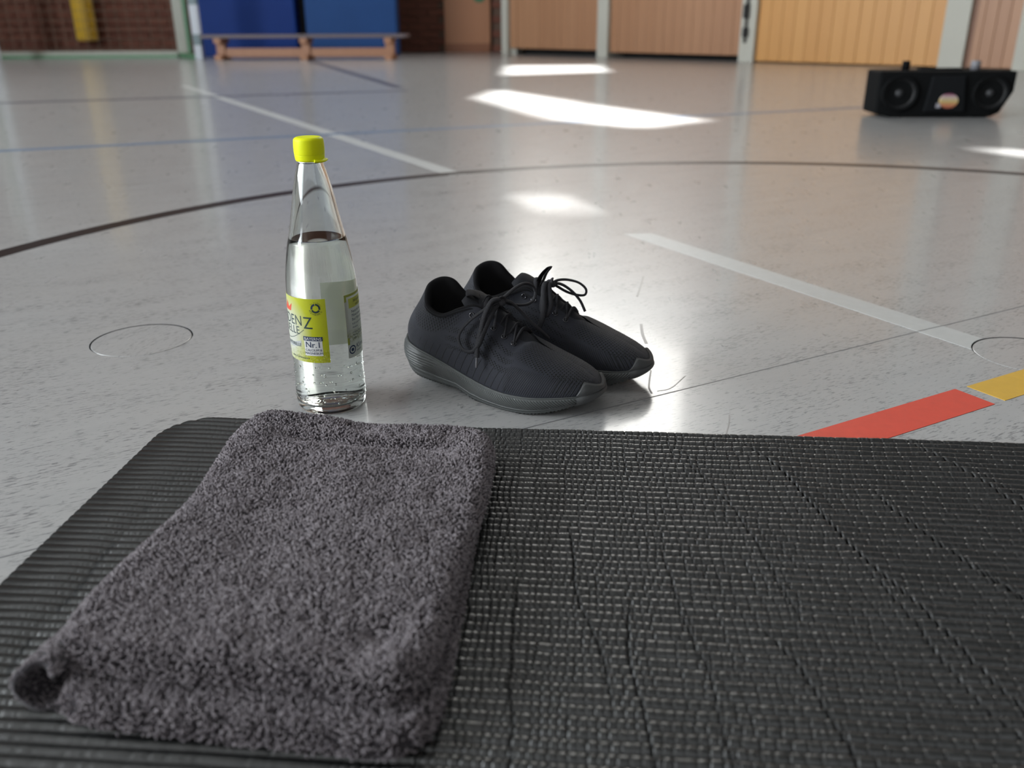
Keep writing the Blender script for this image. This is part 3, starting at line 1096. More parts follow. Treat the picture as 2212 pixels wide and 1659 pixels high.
# rolled corner at the near left, open towards the viewer
roll = []
for i in range(26):
    t = i / 25
    ang = PI * .25 + t * PI * 1.7
    roll.append((math.cos(ang) * .0165, math.sin(ang) * .0155))
RP = np.zeros((26, 30, 3))
for j_ in range(30):
    s = j_ / 29
    base = np.array([-.281, .424]) * (1 - s) + np.array([-.250, .56]) * s
    for i, (dx, dz) in enumerate(roll):
        RP[i, j_] = (base[0] - .006 + dx, base[1] + .004 * vnoise(np.array([i * .3]), np.array([j_ * .2]), 4)[0], MAT_T + .0205 + dz * (1 - .25 * s))
RP -= TO
rl = link('rolled_edge', grid_mesh('rolled_edge', RP), towel, M_TOWEL)
mod = rl.modifiers.new('thick', 'SOLIDIFY')
mod.thickness = .004
mod.offset = 0
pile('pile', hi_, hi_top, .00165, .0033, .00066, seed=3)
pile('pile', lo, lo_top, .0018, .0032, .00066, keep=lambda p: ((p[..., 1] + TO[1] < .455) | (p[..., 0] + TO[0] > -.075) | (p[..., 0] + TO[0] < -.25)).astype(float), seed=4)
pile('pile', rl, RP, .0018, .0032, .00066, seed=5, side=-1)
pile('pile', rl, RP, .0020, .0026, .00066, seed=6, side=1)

# ------------------------------------------------------------------ mineral water bottle
BX, BY = -.2051, .9209
bottle = empty('water_bottle', (BX, BY, 0))
tag(bottle, 'clear glass water bottle with yellow-green cap and label standing on the floor beside the shoes', 'bottle')
to_cam = math.atan2(-BY, -BX)            # azimuth of the viewer seen from the bottle
k = NT('bottle_glass')
k.set(Base_Color=(0.955, 0.985, 0.965), Roughness=0.0, IOR=1.5)
k.b.inputs['Transmission Weight'].default_value = 1.0
M_GLASS = k.m
k = NT('water')
k.set(Base_Color=(0.985, 0.995, 0.99), Roughness=0.0, IOR=1.333)
k.b.inputs['Transmission Weight'].default_value = 1.0
M_WATER = k.m
outer = [(0.0, .0030), (.020, .0026), (.029, .0008), (.0335, .0), (.0358, .0008), (.0376, .004), (.0384, .010), (.0387, .018), (.0384, .028), (.0380, .040), (.0379, .050), (.0383, .061),
         (.0387, .075), (.0387, .092), (.0386, .104), (.0383, .118), (.0379, .132), (.0374, .1445), (.0365, .1546), (.0352, .1645), (.0337, .1744), (.0313, .186), (.0288, .1965), (.0254, .2132),
         (.0220, .2321), (.0180, .2507), (.0150, .262), (.0132, .269), (.0131, .272), (.0131, .290)]
op = np.array(outer)
zz = np.concatenate([np.linspace(0, 1, 8, endpoint=False) * 0])
inner = []
for r, z in outer[7:]:
    inner.append((r - .0030, z))
inn = [(0, .0085), (.012, .0078), (.024, .0068), (.031, .0085), (.0345, .0125)] + inner[0:]
full = outer + [(.0115, .2912)] + inn[::-1]
full_d = catmull(np.array(full), 240)
full_d[:, 0] = np.clip(full_d[:, 0], 0, None)
link('glass_body', lathe('glass_body', full_d, 128), bottle, M_GLASS)
WL = .1905
wi = [(r + .00025, z) for r, z in inn if z < WL]
ra = float(np.interp(WL, [z for r, z in inn[4:]], [r for r, z in inn[4:]]))
wprof = [(0, .00825)] + [(max(r, 0), z - .00025 if r < .035 and z < .0126 else z) for r, z in wi[1:]] + [(ra + .0003, WL + .0004), (ra - .0012, WL + .0001), (ra - .004, WL), (0, WL)]
link('water', lathe('water', wprof, 128), bottle, M_WATER)
# raised beads in the glass near the foot
bm = bmesh.new()
rg = np.random.default_rng(3)
for row, (z, n) in enumerate(((.0165, 26), (.0275, 18), (.037, 20), (.046, 16), (.0545, 14))):
    for i in range(n):
        a = 2 * PI * (i + .5 * (row % 2)) / n + rg.normal() * .06
        zz_ = z + rg.normal() * .0015
        r = float(np.interp(zz_, op[5:, 1], op[5:, 0]))
        s = .0008 + .0007 * rg.random()
        m = Matrix.Translation((math.cos(a) * (r - .0002), math.sin(a) * (r - .0002), zz_)) @ Matrix.Diagonal((s, s, s, 1))
        bmesh.ops.create_icosphere(bm, subdivisions=2, radius=1.0, matrix=m)
gb = link('glass_beads', bm_done('glass_beads', bm), bottle, M_GLASS, smooth=True)
gb['kind'] = 'stuff'
# cap
M_CAP = simple('cap_plastic', (0.80, 0.86, 0.004), .5, spec=.25, noise_amt=.03, scale=80)
capp = [(0, .2935), (.0105, .2935), (.0130, .2930), (.0145, .2917), (.0151, .2900), (.0155, .2850), (.0155, .2795), (.0153, .2768), (.0150, .2766), (.0150, .2762), (.0152, .2758), (.0147, .2715), (.0138, .2700), (.0134, .2701)]
cap = link('cap', lathe('cap', catmull(np.array(capp), 120), 96), bottle, M_CAP)
cap['label'] = 'yellow-green screw cap'
lg = []
for i in range(14):
    t = i / 13 * 1.1 - .55
    a = to_cam + .80 + t
    lg.append((math.cos(a) * .0152, math.sin(a) * .0152, .2714 - .0010 * math.cos(t * 2.2)))
link('cap_tether', tube('cap_tether', lg, .0034, .0016, 40, 12), cap, M_CAP)
link('neck_thread', lathe('neck_thread', [(.0128, .2725), (.0136, .2712), (.0138, .2700), (.0134, .2690), (.0128, .2682)], 64), bottle, M_GLASS)


# labels -------------------------------------------------------------------------------------------
def rz_out(z):
    return np.interp(z, op[5:, 1], op[5:, 0])


def wrap_pts(a0, P, lift):
    """P: (n,2) metres along the arc (x) and height (y=z); a0 azimuth of x=0, x grows to the viewer's right"""
    P = np.array(P, float)
    r = rz_out(P[:, 1]) + lift
    a = a0 + P[:, 0] / .0386
    return np.stack([np.cos(a) * r, np.sin(a) * r, P[:, 1]], 1)


def wrap_bm(name, bm, a0, lift, mat, parent):
    for x in np.arange(-.12, .12, .0022):
        g = bm.verts[:] + bm.edges[:] + bm.faces[:]
        bmesh.ops.bisect_plane(bm, geom=g, plane_co=(x, 0, 0), plane_no=(1, 0, 0))
    P = np.array([(v.co.x, v.co.y) for v in bm.verts])
    if len(P):
        Q = wrap_pts(a0, P, lift)
        for v, q_ in zip(bm.verts, Q): v.co = q_
    me = bpy.data.meshes.new(name)
    bm.to_mesh(me)
    bm.free()
    return link(name, me, parent, mat)


def text_bm(body, size, x, y, shear=0.0, sx=1.0, align='LEFT'):
    cu_ = bpy.data.curves.new('t', 'FONT')
    cu_.body = body
    cu_.size = size
    cu_.shear = shear
    cu_.align_x = align
    cu_.resolution_u = 3
    ob = bpy.data.objects.new('t', cu_)
    COL.objects.link(ob)
    dg = bpy.context.evaluated_depsgraph_get()
    me = bpy.data.meshes.new_from_object(ob.evaluated_get(dg))
    bm = bmesh.new()
    bm.from_mesh(me)
    for v in bm.verts: v.co = Vector((x + v.co.x * sx, y + v.co.y, 0))
    bpy.data.meshes.remove(me)
    bpy.data.objects.remove(ob)
    bpy.data.curves.remove(cu_)
    return bm


def add_poly(bm, pts):
    vs = [bm.verts.new((x, y, 0)) for x, y in pts]
    return bm.faces.new(vs)


def rect_bm(x0, x1, y0, y1):
    bm = bmesh.new()
    add_poly(bm, [(x0, y0), (x1, y0), (x1, y1), (x0, y1)])
    return bm


def ring_bm(cx_, cy_, r0, r1, a0=0.0, a1=2 * PI, n=40, bm=None):
    bm = bm or bmesh.new()
    for i in range(n):
        t0, t1 = a0 + (a1 - a0) * i / n, a0 + (a1 - a0) * (i + 1) / n
        add_poly(bm, [(cx_ + r0 * math.cos(t0), cy_ + r0 * math.sin(t0)), (cx_ + r1 * math.cos(t0), cy_ + r1 * math.sin(t0)),
                      (cx_ + r1 * math.cos(t1), cy_ + r1 * math.sin(t1)), (cx_ + r0 * math.cos(t1), cy_ + r0 * math.sin(t1))])
    return bm


M_NAVY = simple('ink_navy', (0.012, 0.030, 0.085), .5)
M_INK = simple('ink_green_black', (0.012, 0.035, 0.035), .5)
M_WPAPER = simple('paper_white', (0.66, 0.67, 0.66), .55)
M_RINK = simple('ink_red', (0.62, 0.075, 0.035), .5)
M_SINK = simple('ink_silver', (0.40, 0.42, 0.42), .4)
M_OLIVE = simple('ink_olive', (0.30, 0.34, 0.055), .5)
M_LIME = simple('ink_lime', (0.48, 0.52, 0.09), .5)
M_BACKP = simple('paper_back', (0.62, 0.66, 0.58), .7)


def label_print():
    k = NT('label_print')
    uv = k.n('ShaderNodeUVMap').outputs[0]
    sp = k.n('ShaderNodeSeparateXYZ')
    k.l(uv, sp.inputs[0])
    du = k.math('MULTIPLY', k.math('SUBTRACT', sp.outputs[0], .34), 1.55)
    dv = k.math('MULTIPLY', k.math('SUBTRACT', sp.outputs[1], .42), 1.05)
    d = k.math('SQRT', k.math('ADD', k.math('MULTIPLY', du, du), k.math('MULTIPLY', dv, dv)))
    f = k.ramp(d, [(.30, 0), (.72, 1)])
    col = k.mix(f, (0.70, 0.72, 0.62), (0.60, 0.64, 0.012))
    nz = k.noise(k.mapping(uv, scale=(26, 30, 1)), 1, 5, .7)
    foot = k.math('MULTIPLY', k.ramp(sp.outputs[1], [(.10, 1), (.30, 0)]), k.ramp(nz, [(.50, 0), (.60, 1)]))
    col = k.mix(k.math('MULTIPLY', foot, .6), col, (0.30, 0.34, 0.03))
    foot2 = k.math('MULTIPLY', k.ramp(sp.outputs[1], [(.08, 1), (.28, 0)]), k.ramp(k.noise(k.mapping(uv, scale=(60, 50, 1)), 1, 3), [(.58, 0), (.64, 1)]))
    col = k.mix(foot2, col, (0.72, 0.74, 0.50))
    k.set(Base_Color=col, Roughness=.42)
    return k.m


def label_back_print():
    k = NT('label_back_print')
    uv = k.n('ShaderNodeUVMap').outputs[0]
    sp = k.n('ShaderNodeSeparateXYZ')
    k.l(uv, sp.inputs[0])
    nz = k.noise(k.mapping(uv, scale=(30, 26, 1)), 1, 4, .7)
    vv = sp.outputs[1]
    band = k.math('MULTIPLY', k.ramp(vv, [(.24, 0), (.27, 1)]), k.ramp(vv, [(.36, 1), (.46, 0)]))
    spl = k.math('MULTIPLY', band, k.ramp(nz, [(.44, 0), (.54, 1)]))
    col = k.mix(spl, (0.58, 0.60, 0.57), (0.20, 0.21, 0.05))
    k.set(Base_Color=col, Roughness=.42)
    return k.m


def translucent(m, col, f=.45):
    t = m.node_tree
    b = t.nodes['Principled BSDF']
    tr = t.nodes.new('ShaderNodeBsdfTranslucent')
    tr.inputs[0].default_value = (*col, 1)
    mx = t.nodes.new('ShaderNodeMixShader')
    mx.inputs[0].default_value = f
    src = b.inputs['Base Color'].links[0].from_socket
    geo = t.nodes.new('ShaderNodeNewGeometry')
    cm = t.nodes.new('ShaderNodeMix')
    cm.data_type = 'RGBA'
    t.links.new(geo.outputs['Backfacing'], cm.inputs[0])
    t.links.new(src, cm.inputs[6])
    cm.inputs[7].default_value = (.70, .73, .66, 1)
    t.links.new(cm.outputs[2], b.inputs['Base Color'])
    t.links.new(b.outputs[0], mx.inputs[1])
    t.links.new(tr.outputs[0], mx.inputs[2])
    t.links.new(mx.outputs[0], t.nodes['Material Output'].inputs[0])
    return m


LZ0, LZ1 = .0625, .1335


def paper(name, a0, x0, x1, mat_front, label):
    n, m = 70, 24
    xs, zs = np.linspace(x0, x1, n), np.linspace(LZ0, LZ1, m)
    X, Z = np.meshgrid(xs, zs, indexing='ij')
    pf = wrap_pts(a0, np.c_[X.ravel(), Z.ravel()], .00022).reshape(n, m, 3)
    uv = np.stack([(X - x0) / (x1 - x0), (Z - LZ0) / (LZ1 - LZ0)], -1)
    o = link(name, grid_mesh(name, pf, uv=uv), bottle, mat_front)
    o['label'] = label
    return o


LW = .084
A_FRONT = to_cam + math.radians(3.0)                 # right hand edge of the front label = x 0
fl = paper('front_label', A_FRONT, -LW, 0, translucent(label_print(), (.62, .66, .25), .25), 'yellow-green front label')


def arc_x(deg):                                      # azimuth seen from the viewer -> arc coordinate on the label
    return math.radians(deg - 3.0) * .0386


LIFT = .00034
wrap_bm('brand_lettering', text_bm('RESIDEN', .0158, arc_x(-37.5), .1035, sx=.88, align='RIGHT'), A_FRONT, LIFT, M_INK, fl)
wrap_bm('brand_lettering', text_bm('Z', .0188, arc_x(-36), .1008, sx=.90), A_FRONT, LIFT, M_INK, fl)
wrap_bm('brand_lettering', text_bm('QUELLE', .0125, arc_x(-44), .0935, sx=.88, align='RIGHT'), A_FRONT, LIFT, M_INK, fl)
bm = bmesh.new()
sw = [(-.078 + .052 * t, .0905 - .0052 * math.sin(PI * min(1, t * 1.02)) + .0085 * t ** 3) for t in np.linspace(0, 1, 30)]
for (xa, ya), (xb, yb) in zip(sw[:-1], sw[1:]): add_poly(bm, [(xa, ya - .0003), (xb, yb - .0003), (xb, yb + .0003), (xa, ya + .0003)])
wrap_bm('swoosh', bm, A_FRONT, LIFT, M_INK, fl)
bm = bmesh.new()
rb = [(-.072 + .041 * t, .0865 - .0040 * math.sin(PI * t)) for t in np.linspace(0, 1, 20)]
for (xa, ya), (xb, yb) in zip(rb[:-1], rb[1:]): add_poly(bm, [(xa, ya - .0055), (xb, yb - .0055), (xb, yb), (xa, ya)])
wrap_bm('ribbon', bm, A_FRONT, LIFT, M_SINK, fl)
wrap_bm('ribbon_lettering', text_bm('NATURELLE', .0052, arc_x(-43.5), .0796, align='RIGHT', sx=.92), A_FRONT, LIFT + .0002, M_INK, fl)
bm = bmesh.new()
cxr = arc_x(-74)
add_poly(bm, [(cxr - .009, .1175), (cxr + .008, .1175), (cxr + .0105, .1262), (cxr + .0045, .1215)])
add_poly(bm, [(cxr - .004, .1180), (cxr + .0045, .1200), (cxr - .0005, .1285)])
add_poly(bm, [(cxr - .009, .1175), (cxr - .002, .1200), (cxr - .0105, .1262)])
wrap_bm('crown', bm, A_FRONT, LIFT, M_RINK, fl)
bx0, bx1 = arc_x(-37), arc_x(-7)
wrap_bm('claim_box', rect_bm(bx0, bx1, .0705, .0880), A_FRONT, LIFT, M_WPAPER, fl)
wrap_bm('claim_band', rect_bm(bx0 - .0006, bx1 + .0006, .0874, .0922), A_FRONT, LIFT + .0001, M_NAVY, fl)
bxc = (bx0 + bx1) / 2
wrap_bm('claim_lettering', text_bm('BAYERNS', .0046, bxc, .0882, align='CENTER'), A_FRONT, LIFT + .0003, M_WPAPER, fl)
wrap_bm('claim_lettering', text_bm('Nr.1', .0094, bxc, .0800, align='CENTER'), A_FRONT, LIFT + .0002, M_NAVY, fl)
wrap_bm('claim_lettering', text_bm('CALCIUM &', .0037, bxc, .0758, align='CENTER', sx=.96), A_FRONT, LIFT + .0002, M_NAVY, fl)
wrap_bm('claim_lettering', text_bm('MAGNESIUM', .0037, bxc, .0722, align='CENTER', sx=.96), A_FRONT, LIFT + .0002, M_NAVY, fl)
wrap_bm('small_print', text_bm('ohne Kohlensäure', .0036, arc_x(-30), .0662, align='RIGHT'), A_FRONT, LIFT, M_INK, fl)
lx, lz = arc_x(-13), .1235
wrap_bm('deposit_ring', ring_bm(lx, lz, .0032, .0052, math.radians(100), math.radians(195), 14), A_FRONT, LIFT, M_NAVY, fl)
bm = ring_bm(lx, lz, .0032, .0052, math.radians(205), math.radians(330), 18)
ring_bm(lx, lz, .0032, .0052, math.radians(340), math.radians(450), 18, bm)
wrap_bm('deposit_ring', bm, A_FRONT, LIFT, M_INK, fl)


def arc_text(body, size, cx_, cy_, r, a0, a1, inside=False):
    out = bmesh.new()
    n = len(body)
    for i, ch in enumerate(body):
        if ch == ' ': continue
        a = a0 + (a1 - a0) * (i / max(1, n - 1))
        b = text_bm(ch, size, 0, 0, align='CENTER')
        rot = a - PI / 2 if not inside else a + PI / 2
        for v in b.verts:
            x, y = v.co.x, v.co.y
            v.co = Vector((cx_ + r * math.cos(a) + x * math.cos(rot) - y * math.sin(rot), cy_ + r * math.sin(a) + x * math.sin(rot) + y * math.cos(rot), 0))
        tm = bpy.data.meshes.new('t')
        b.to_mesh(tm)
        b.free()
        out.from_mesh(tm)
        bpy.data.meshes.remove(tm)
    return out


wrap_bm('deposit_lettering', arc_text('MEHRWEG', .0029, lx, lz, .0078, math.radians(205), math.radians(325), True), A_FRONT, LIFT, M_INK, fl)
wrap_bm('deposit_lettering', arc_text('Für die Umwelt', .0017, lx, lz, .0058, math.radians(140), math.radians(20)), A_FRONT, LIFT, M_INK, fl)

A_BACK = to_cam + math.radians(34.5)                  # left edge of the back label = x 0
LW = .099
bl = paper('back_label', A_BACK, 0, LW, translucent(label_back_print(), (.75, .78, .68), .4), 'pale back label')
wrap_bm('border', rect_bm(0, .0028, .078, LZ1), A_BACK, LIFT, M_OLIVE, bl)
wrap_bm('border', rect_bm(.0028, .056, LZ1 - .0026, LZ1), A_BACK, LIFT, M_OLIVE, bl)
wrap_bm('heading_box', rect_bm(.0055, .0600, .1180, .1285), A_BACK, LIFT, M_LIME, bl)
wrap_bm('heading_lettering', text_bm('Still gefüllt', .0042, .0130, .1237), A_BACK, LIFT + .0002, M_INK, bl)
wrap_bm('heading_lettering', text_bm('natürlich', .0038, .0165, .1194), A_BACK, LIFT + .0002, M_INK, bl)
for i, (t_, sz, ht) in enumerate((('Natürliches', .0044, .1125), ('Mineralwasser', .0044, .1080), ('Bad Windsheim', .0044, .1035), ('Kühl und trocken lagern', .0032, .0990), ('Analyse', .0032, .0950),
                                  ('Calcium Magnesium', .0028, .0895), ('Natrium Hydrogencarbonat', .0028, .0862), ('Sulfat', .0028, .0830))):
    wrap_bm('small_print', text_bm(t_, sz, .0085, ht), A_BACK, LIFT, M_NAVY, bl)
wrap_bm('climate_lettering', text_bm('Klima', .0078, .0125, .0715), A_BACK, LIFT, M_NAVY, bl)
wrap_bm('climate_lettering', text_bm('neutral', .0038, .0125, .0677), A_BACK, LIFT, M_NAVY, bl)
bm = ring_bm(.0062, .0715, .0036, .0050)
wrap_bm('climate_mark', bm, A_BACK, LIFT, M_NAVY, bl)
wrap_bm('climate_mark', ring_bm(.0062, .0715, .0, .0020, n=24), A_BACK, LIFT, M_NAVY, bl)

# ------------------------------------------------------------------ running shoes
def knit_material():
    k = NT('knit_fabric')
    uv = k.n('ShaderNodeUVMap').outputs[0]
    sp = k.n('ShaderNodeSeparateXYZ')
    k.l(uv, sp.inputs[0])
    s, v = sp.outputs[0], sp.outputs[1]

    def wave(x, p, ph=0.0):
        return k.math('COSINE', k.math('ADD', k.math('MULTIPLY', x, 2 * PI / p), ph))

    def dots(ps, pv, lo, hi):
        a = k.math('MULTIPLY', wave(s, ps), wave(v, pv))
        return k.ramp(a, [(lo, 0), (hi, 1)])
    big = k.math('MULTIPLY', dots(.0046, .0048, .12, .42), k.attr('toe_mesh'))
    col = k.math('MULTIPLY', dots(.0044, .0058, .12, .42), k.attr('collar_mesh'))
    side = k.math('MULTIPLY', dots(.0040, .0036, .10, .45), k.attr('side_mesh'))
    d1 = k.math('ADD', k.math('MULTIPLY', s, 1.0), k.math('MULTIPLY', v, .55))
    lines = k.math('MULTIPLY', k.ramp(wave(d1, .0026), [(.35, 0), (.9, 1)]), k.attr('fine_lines'))
    d2 = k.math('ADD', k.math('MULTIPLY', s, 1.0), k.math('MULTIPLY', v, .35))
    wide = k.math('MULTIPLY', k.ramp(wave(d2, .0092), [(.955, 0), (.99, 1)]), k.attr('wide_lines'))
    toe = k.math('MULTIPLY', k.ramp(wave(d1, .0044), [(.55, 0), (.9, 1)]), k.attr('toe_lines'))
    h = big
    for x in (col, side, lines, wide, toe): h = k.math('MAXIMUM', h, x)
    knit = k.math('MULTIPLY', wave(s, .0011), wave(v, .0013))
    k.set(Base_Color=k.mix(h, (0.0205, 0.0225, 0.0315), (0.0018, 0.0022, 0.0028)), Roughness=.72)
    k.b.inputs['Specular IOR Level'].default_value = .35
    k.b.inputs['Sheen Weight'].default_value = .12
    k.b.inputs['Sheen Roughness'].default_value = .4
    k.bump(k.math('ADD', k.math('MULTIPLY', h, -1.0), k.math('MULTIPLY', knit, .10)), .8, .0009)
    return k.m


M_KNIT = knit_material()
M_LINING = simple('shoe_lining', (0.008, 0.008, 0.009), .9, spec=.2, bump=.3, bump_scale=900)
M_TONGUE = simple('shoe_tongue', (0.018, 0.019, 0.023), .8, spec=.3, bump=.5, bump_scale=700)
M_TAB = simple('pull_tab', (0.026, 0.026, 0.029), .75, spec=.1, bump=.2, bump_scale=900)
k = NT('midsole_rubber')
c = k.coord()
k.set(Base_Color=k.mix(k.noise(c, 60, 3), (0.050, 0.055, 0.055), (0.072, 0.078, 0.077)), Roughness=.46)
k.bump(k.noise(c, 900, 2), .12, .0004)
M_SOLE = k.m
M_TCAP = simple('toe_rubber', (0.060, 0.063, 0.065), .5, bump=.25, bump_scale=260)
k = NT('lace_cord')
uv = k.n('ShaderNodeUVMap').outputs[0]
sp = k.n('ShaderNodeSeparateXYZ')
k.l(uv, sp.inputs[0])
w_ = k.math('COSINE', k.math('MULTIPLY', sp.outputs[0], 2 * PI / .0011))
k.set(Base_Color=k.mix(k.math('MULTIPLY', k.math('ADD', w_, 1), .5), (0.016, 0.016, 0.019), (0.034, 0.034, 0.039)), Roughness=.75)
k.b.inputs['Specular IOR Level'].default_value = .3
k.bump(w_, .35, .0004)
M_LACE = k.m
M_EYELET = simple('eyelet_metal', (0.11, 0.11, 0.12), .16, metallic=1.0)
M_AGLET = simple('aglet_plastic', (0.10, 0.10, 0.11), .2)

# stations round the shoe: sole-line point, rim point, tent factor, collar factor (lateral side first, seen from above)
ST = np.array([
    (.2500, .000, .0270, .239, 0, .0420, 0, 0), (.2468, -.0155, .0265, .234, 0, .0440, 0, 0), (.2385, -.0275, .0250, .224, 0, .0495, 0, 0),
    (.2200, -.038, .0232, .206, 0, .0560, 0, 0), (.1900, -.0475, .0208, .189, -.0005, .0630, .0, 0), (.1650, -.049, .0200, .173, -.003, .0695, .14, 0),
    (.1450, -.047, .0205, .162, -.0110, .0705, .42, 0), (.1250, -.043, .0225, .140, -.013, .0825, .62, .0), (.1050, -.039, .0262, .119, -.016, .0980, .62, .3),
    (.0900, -.037, .0305, .105, -.0205, .1055, .55, .8), (.0700, -.035, .0365, .085, -.0255, .0995, .5, 1), (.0500, -.0325, .0418, .062, -.0275, .0910, .5, 1),
    (.0300, -.0285, .0460, .042, -.0240, .0965, .5, 1), (.0120, -.019, .0495, .0335, -.0145, .1090, .5, 1), (.0015, .000, .0520, .0300, 0, .1175, .5, 1),
    (.0120, .019, .0500, .0385, .0135, .1220, .5, 1), (.0300, .0275, .0465, .0520, .0210, .1190, .5, 1), (.0500, .0305, .0425, .066, .0255, .1050, .5, 1),
    (.0700, .0305, .0375, .085, .0260, .0930, .5, 1), (.0900, .0300, .0325, .103, .0215, .0965, .55, .8), (.1050, .0305, .0295, .117, .0170, .0990, .6, .3),
    (.1250, .032, .0265, .137, .0135, .0870, .6, 0), (.1450, .0330, .0245, .160, .0115, .0740, .42, 0), (.1650, .0348, .0235, .173, .003, .0695, .14, 0),
    (.1900, .0362, .0232, .189, .0005, .0630, .0, 0), (.2200, .0340, .0240, .207, 0, .0560, 0, 0), (.2380, .0255, .0255, .225, 0, .0490, 0, 0), (.2465, .0145, .0265, .234, 0, .0440, 0, 0)])
NS, NT_ = 420, 64


def stations(st):
    d = catmull(st, 28 * 40, closed=True)
    return resample(d, NS, closed=True, key=d[:, :3])


STN, S_LEN, S_TOT = stations(ST)


def upper_surface():
    t = np.linspace(0, 1, NT_)
    Pp, Rr = STN[:, None, :3], STN[:, None, 3:6]
    lam, kap = STN[:, 6][:, None], np.clip(STN[:, 7], 0, 1)[:, None]
    a = t[None, :] * PI / 2
    eh, ev = 1 - np.cos(a), np.sin(a)
    kh, kv = t[None, :] ** 1.75, t[None, :] * np.ones_like(a)
    h = (1 - lam) * eh + lam * (.55 * t + .45 * eh)
    v = (1 - lam) * ev + lam * (.45 * ev + .55 * t[None, :])
    h = h * (1 - kap) + kh * kap
    v = v * (1 - kap) + kv * kap
    P = np.empty((NS, NT_, 3))
    P[..., :2] = Pp[..., :2] + (Rr[..., :2] - Pp[..., :2]) * h[..., None]
    ridge = np.interp(P[..., 0], [.160, .173, .189, .206, .224, .234, .240, .2455, .252], [.0745, .0695, .0630, .0565, .0495, .0445, .0408, .0360, .0285])
    wv = sstep(.160, .176, Rr[..., 0]) * np.ones_like(v)
    rz = Rr[..., 2] * (1 - wv) + ridge * wv
    P[..., 2] = Pp[..., 2] + (rz - Pp[..., 2]) * v
    # fullness of the side walls, hollow above the heel counter
    out = P[..., :2] - np.stack([np.clip(P[..., 0], .05, .20), 0 * P[..., 0]], -1)
    n = out / (np.linalg.norm(out, axis=-1)[..., None] + 1e-6)
    bul = (.0038 * np.sin(PI * np.clip(t, 0, 1))[None, :] * (1 - kap) + .0020 * np.sin(2 * PI * t)[None, :] * kap)
    P[..., :2] += n * bul[..., None]
    return P


UP = upper_surface()


def flipy(P, m):
    if m:
        P = P.copy()
        P[..., 1] *= -1
    return P


def surf(rx, side, t):
    """point and normal on the upper whose rim x is rx; side -1 lateral, +1 medial"""
    sel = np.where((STN[:, 1] * side > 0))[0]
    i = sel[np.argmin(np.abs(STN[sel, 3] - rx))]
    j = int(round(t * (NT_ - 1)))
    p = UP[i, j]
    e1 = UP[(i + 2) % NS, j] - UP[(i - 2) % NS, j]
    e2 = UP[i, min(j + 1, NT_ - 1)] - UP[i, max(j - 1, 0)]
    n = np.cross(e1, e2)
    n /= np.linalg.norm(n) + 1e-12
    if n[2] < 0: n = -n
    return p.copy(), n


def tongue_pts():
    cl = catmull(np.array([(.178, .0625), (.165, .0700), (.150, .0790), (.134, .0895), (.118, .1010), (.106, .1085), (.096, .1130), (.089, .1165)]), 60)
    return resample(cl, 44)[0]


TCL = tongue_pts()


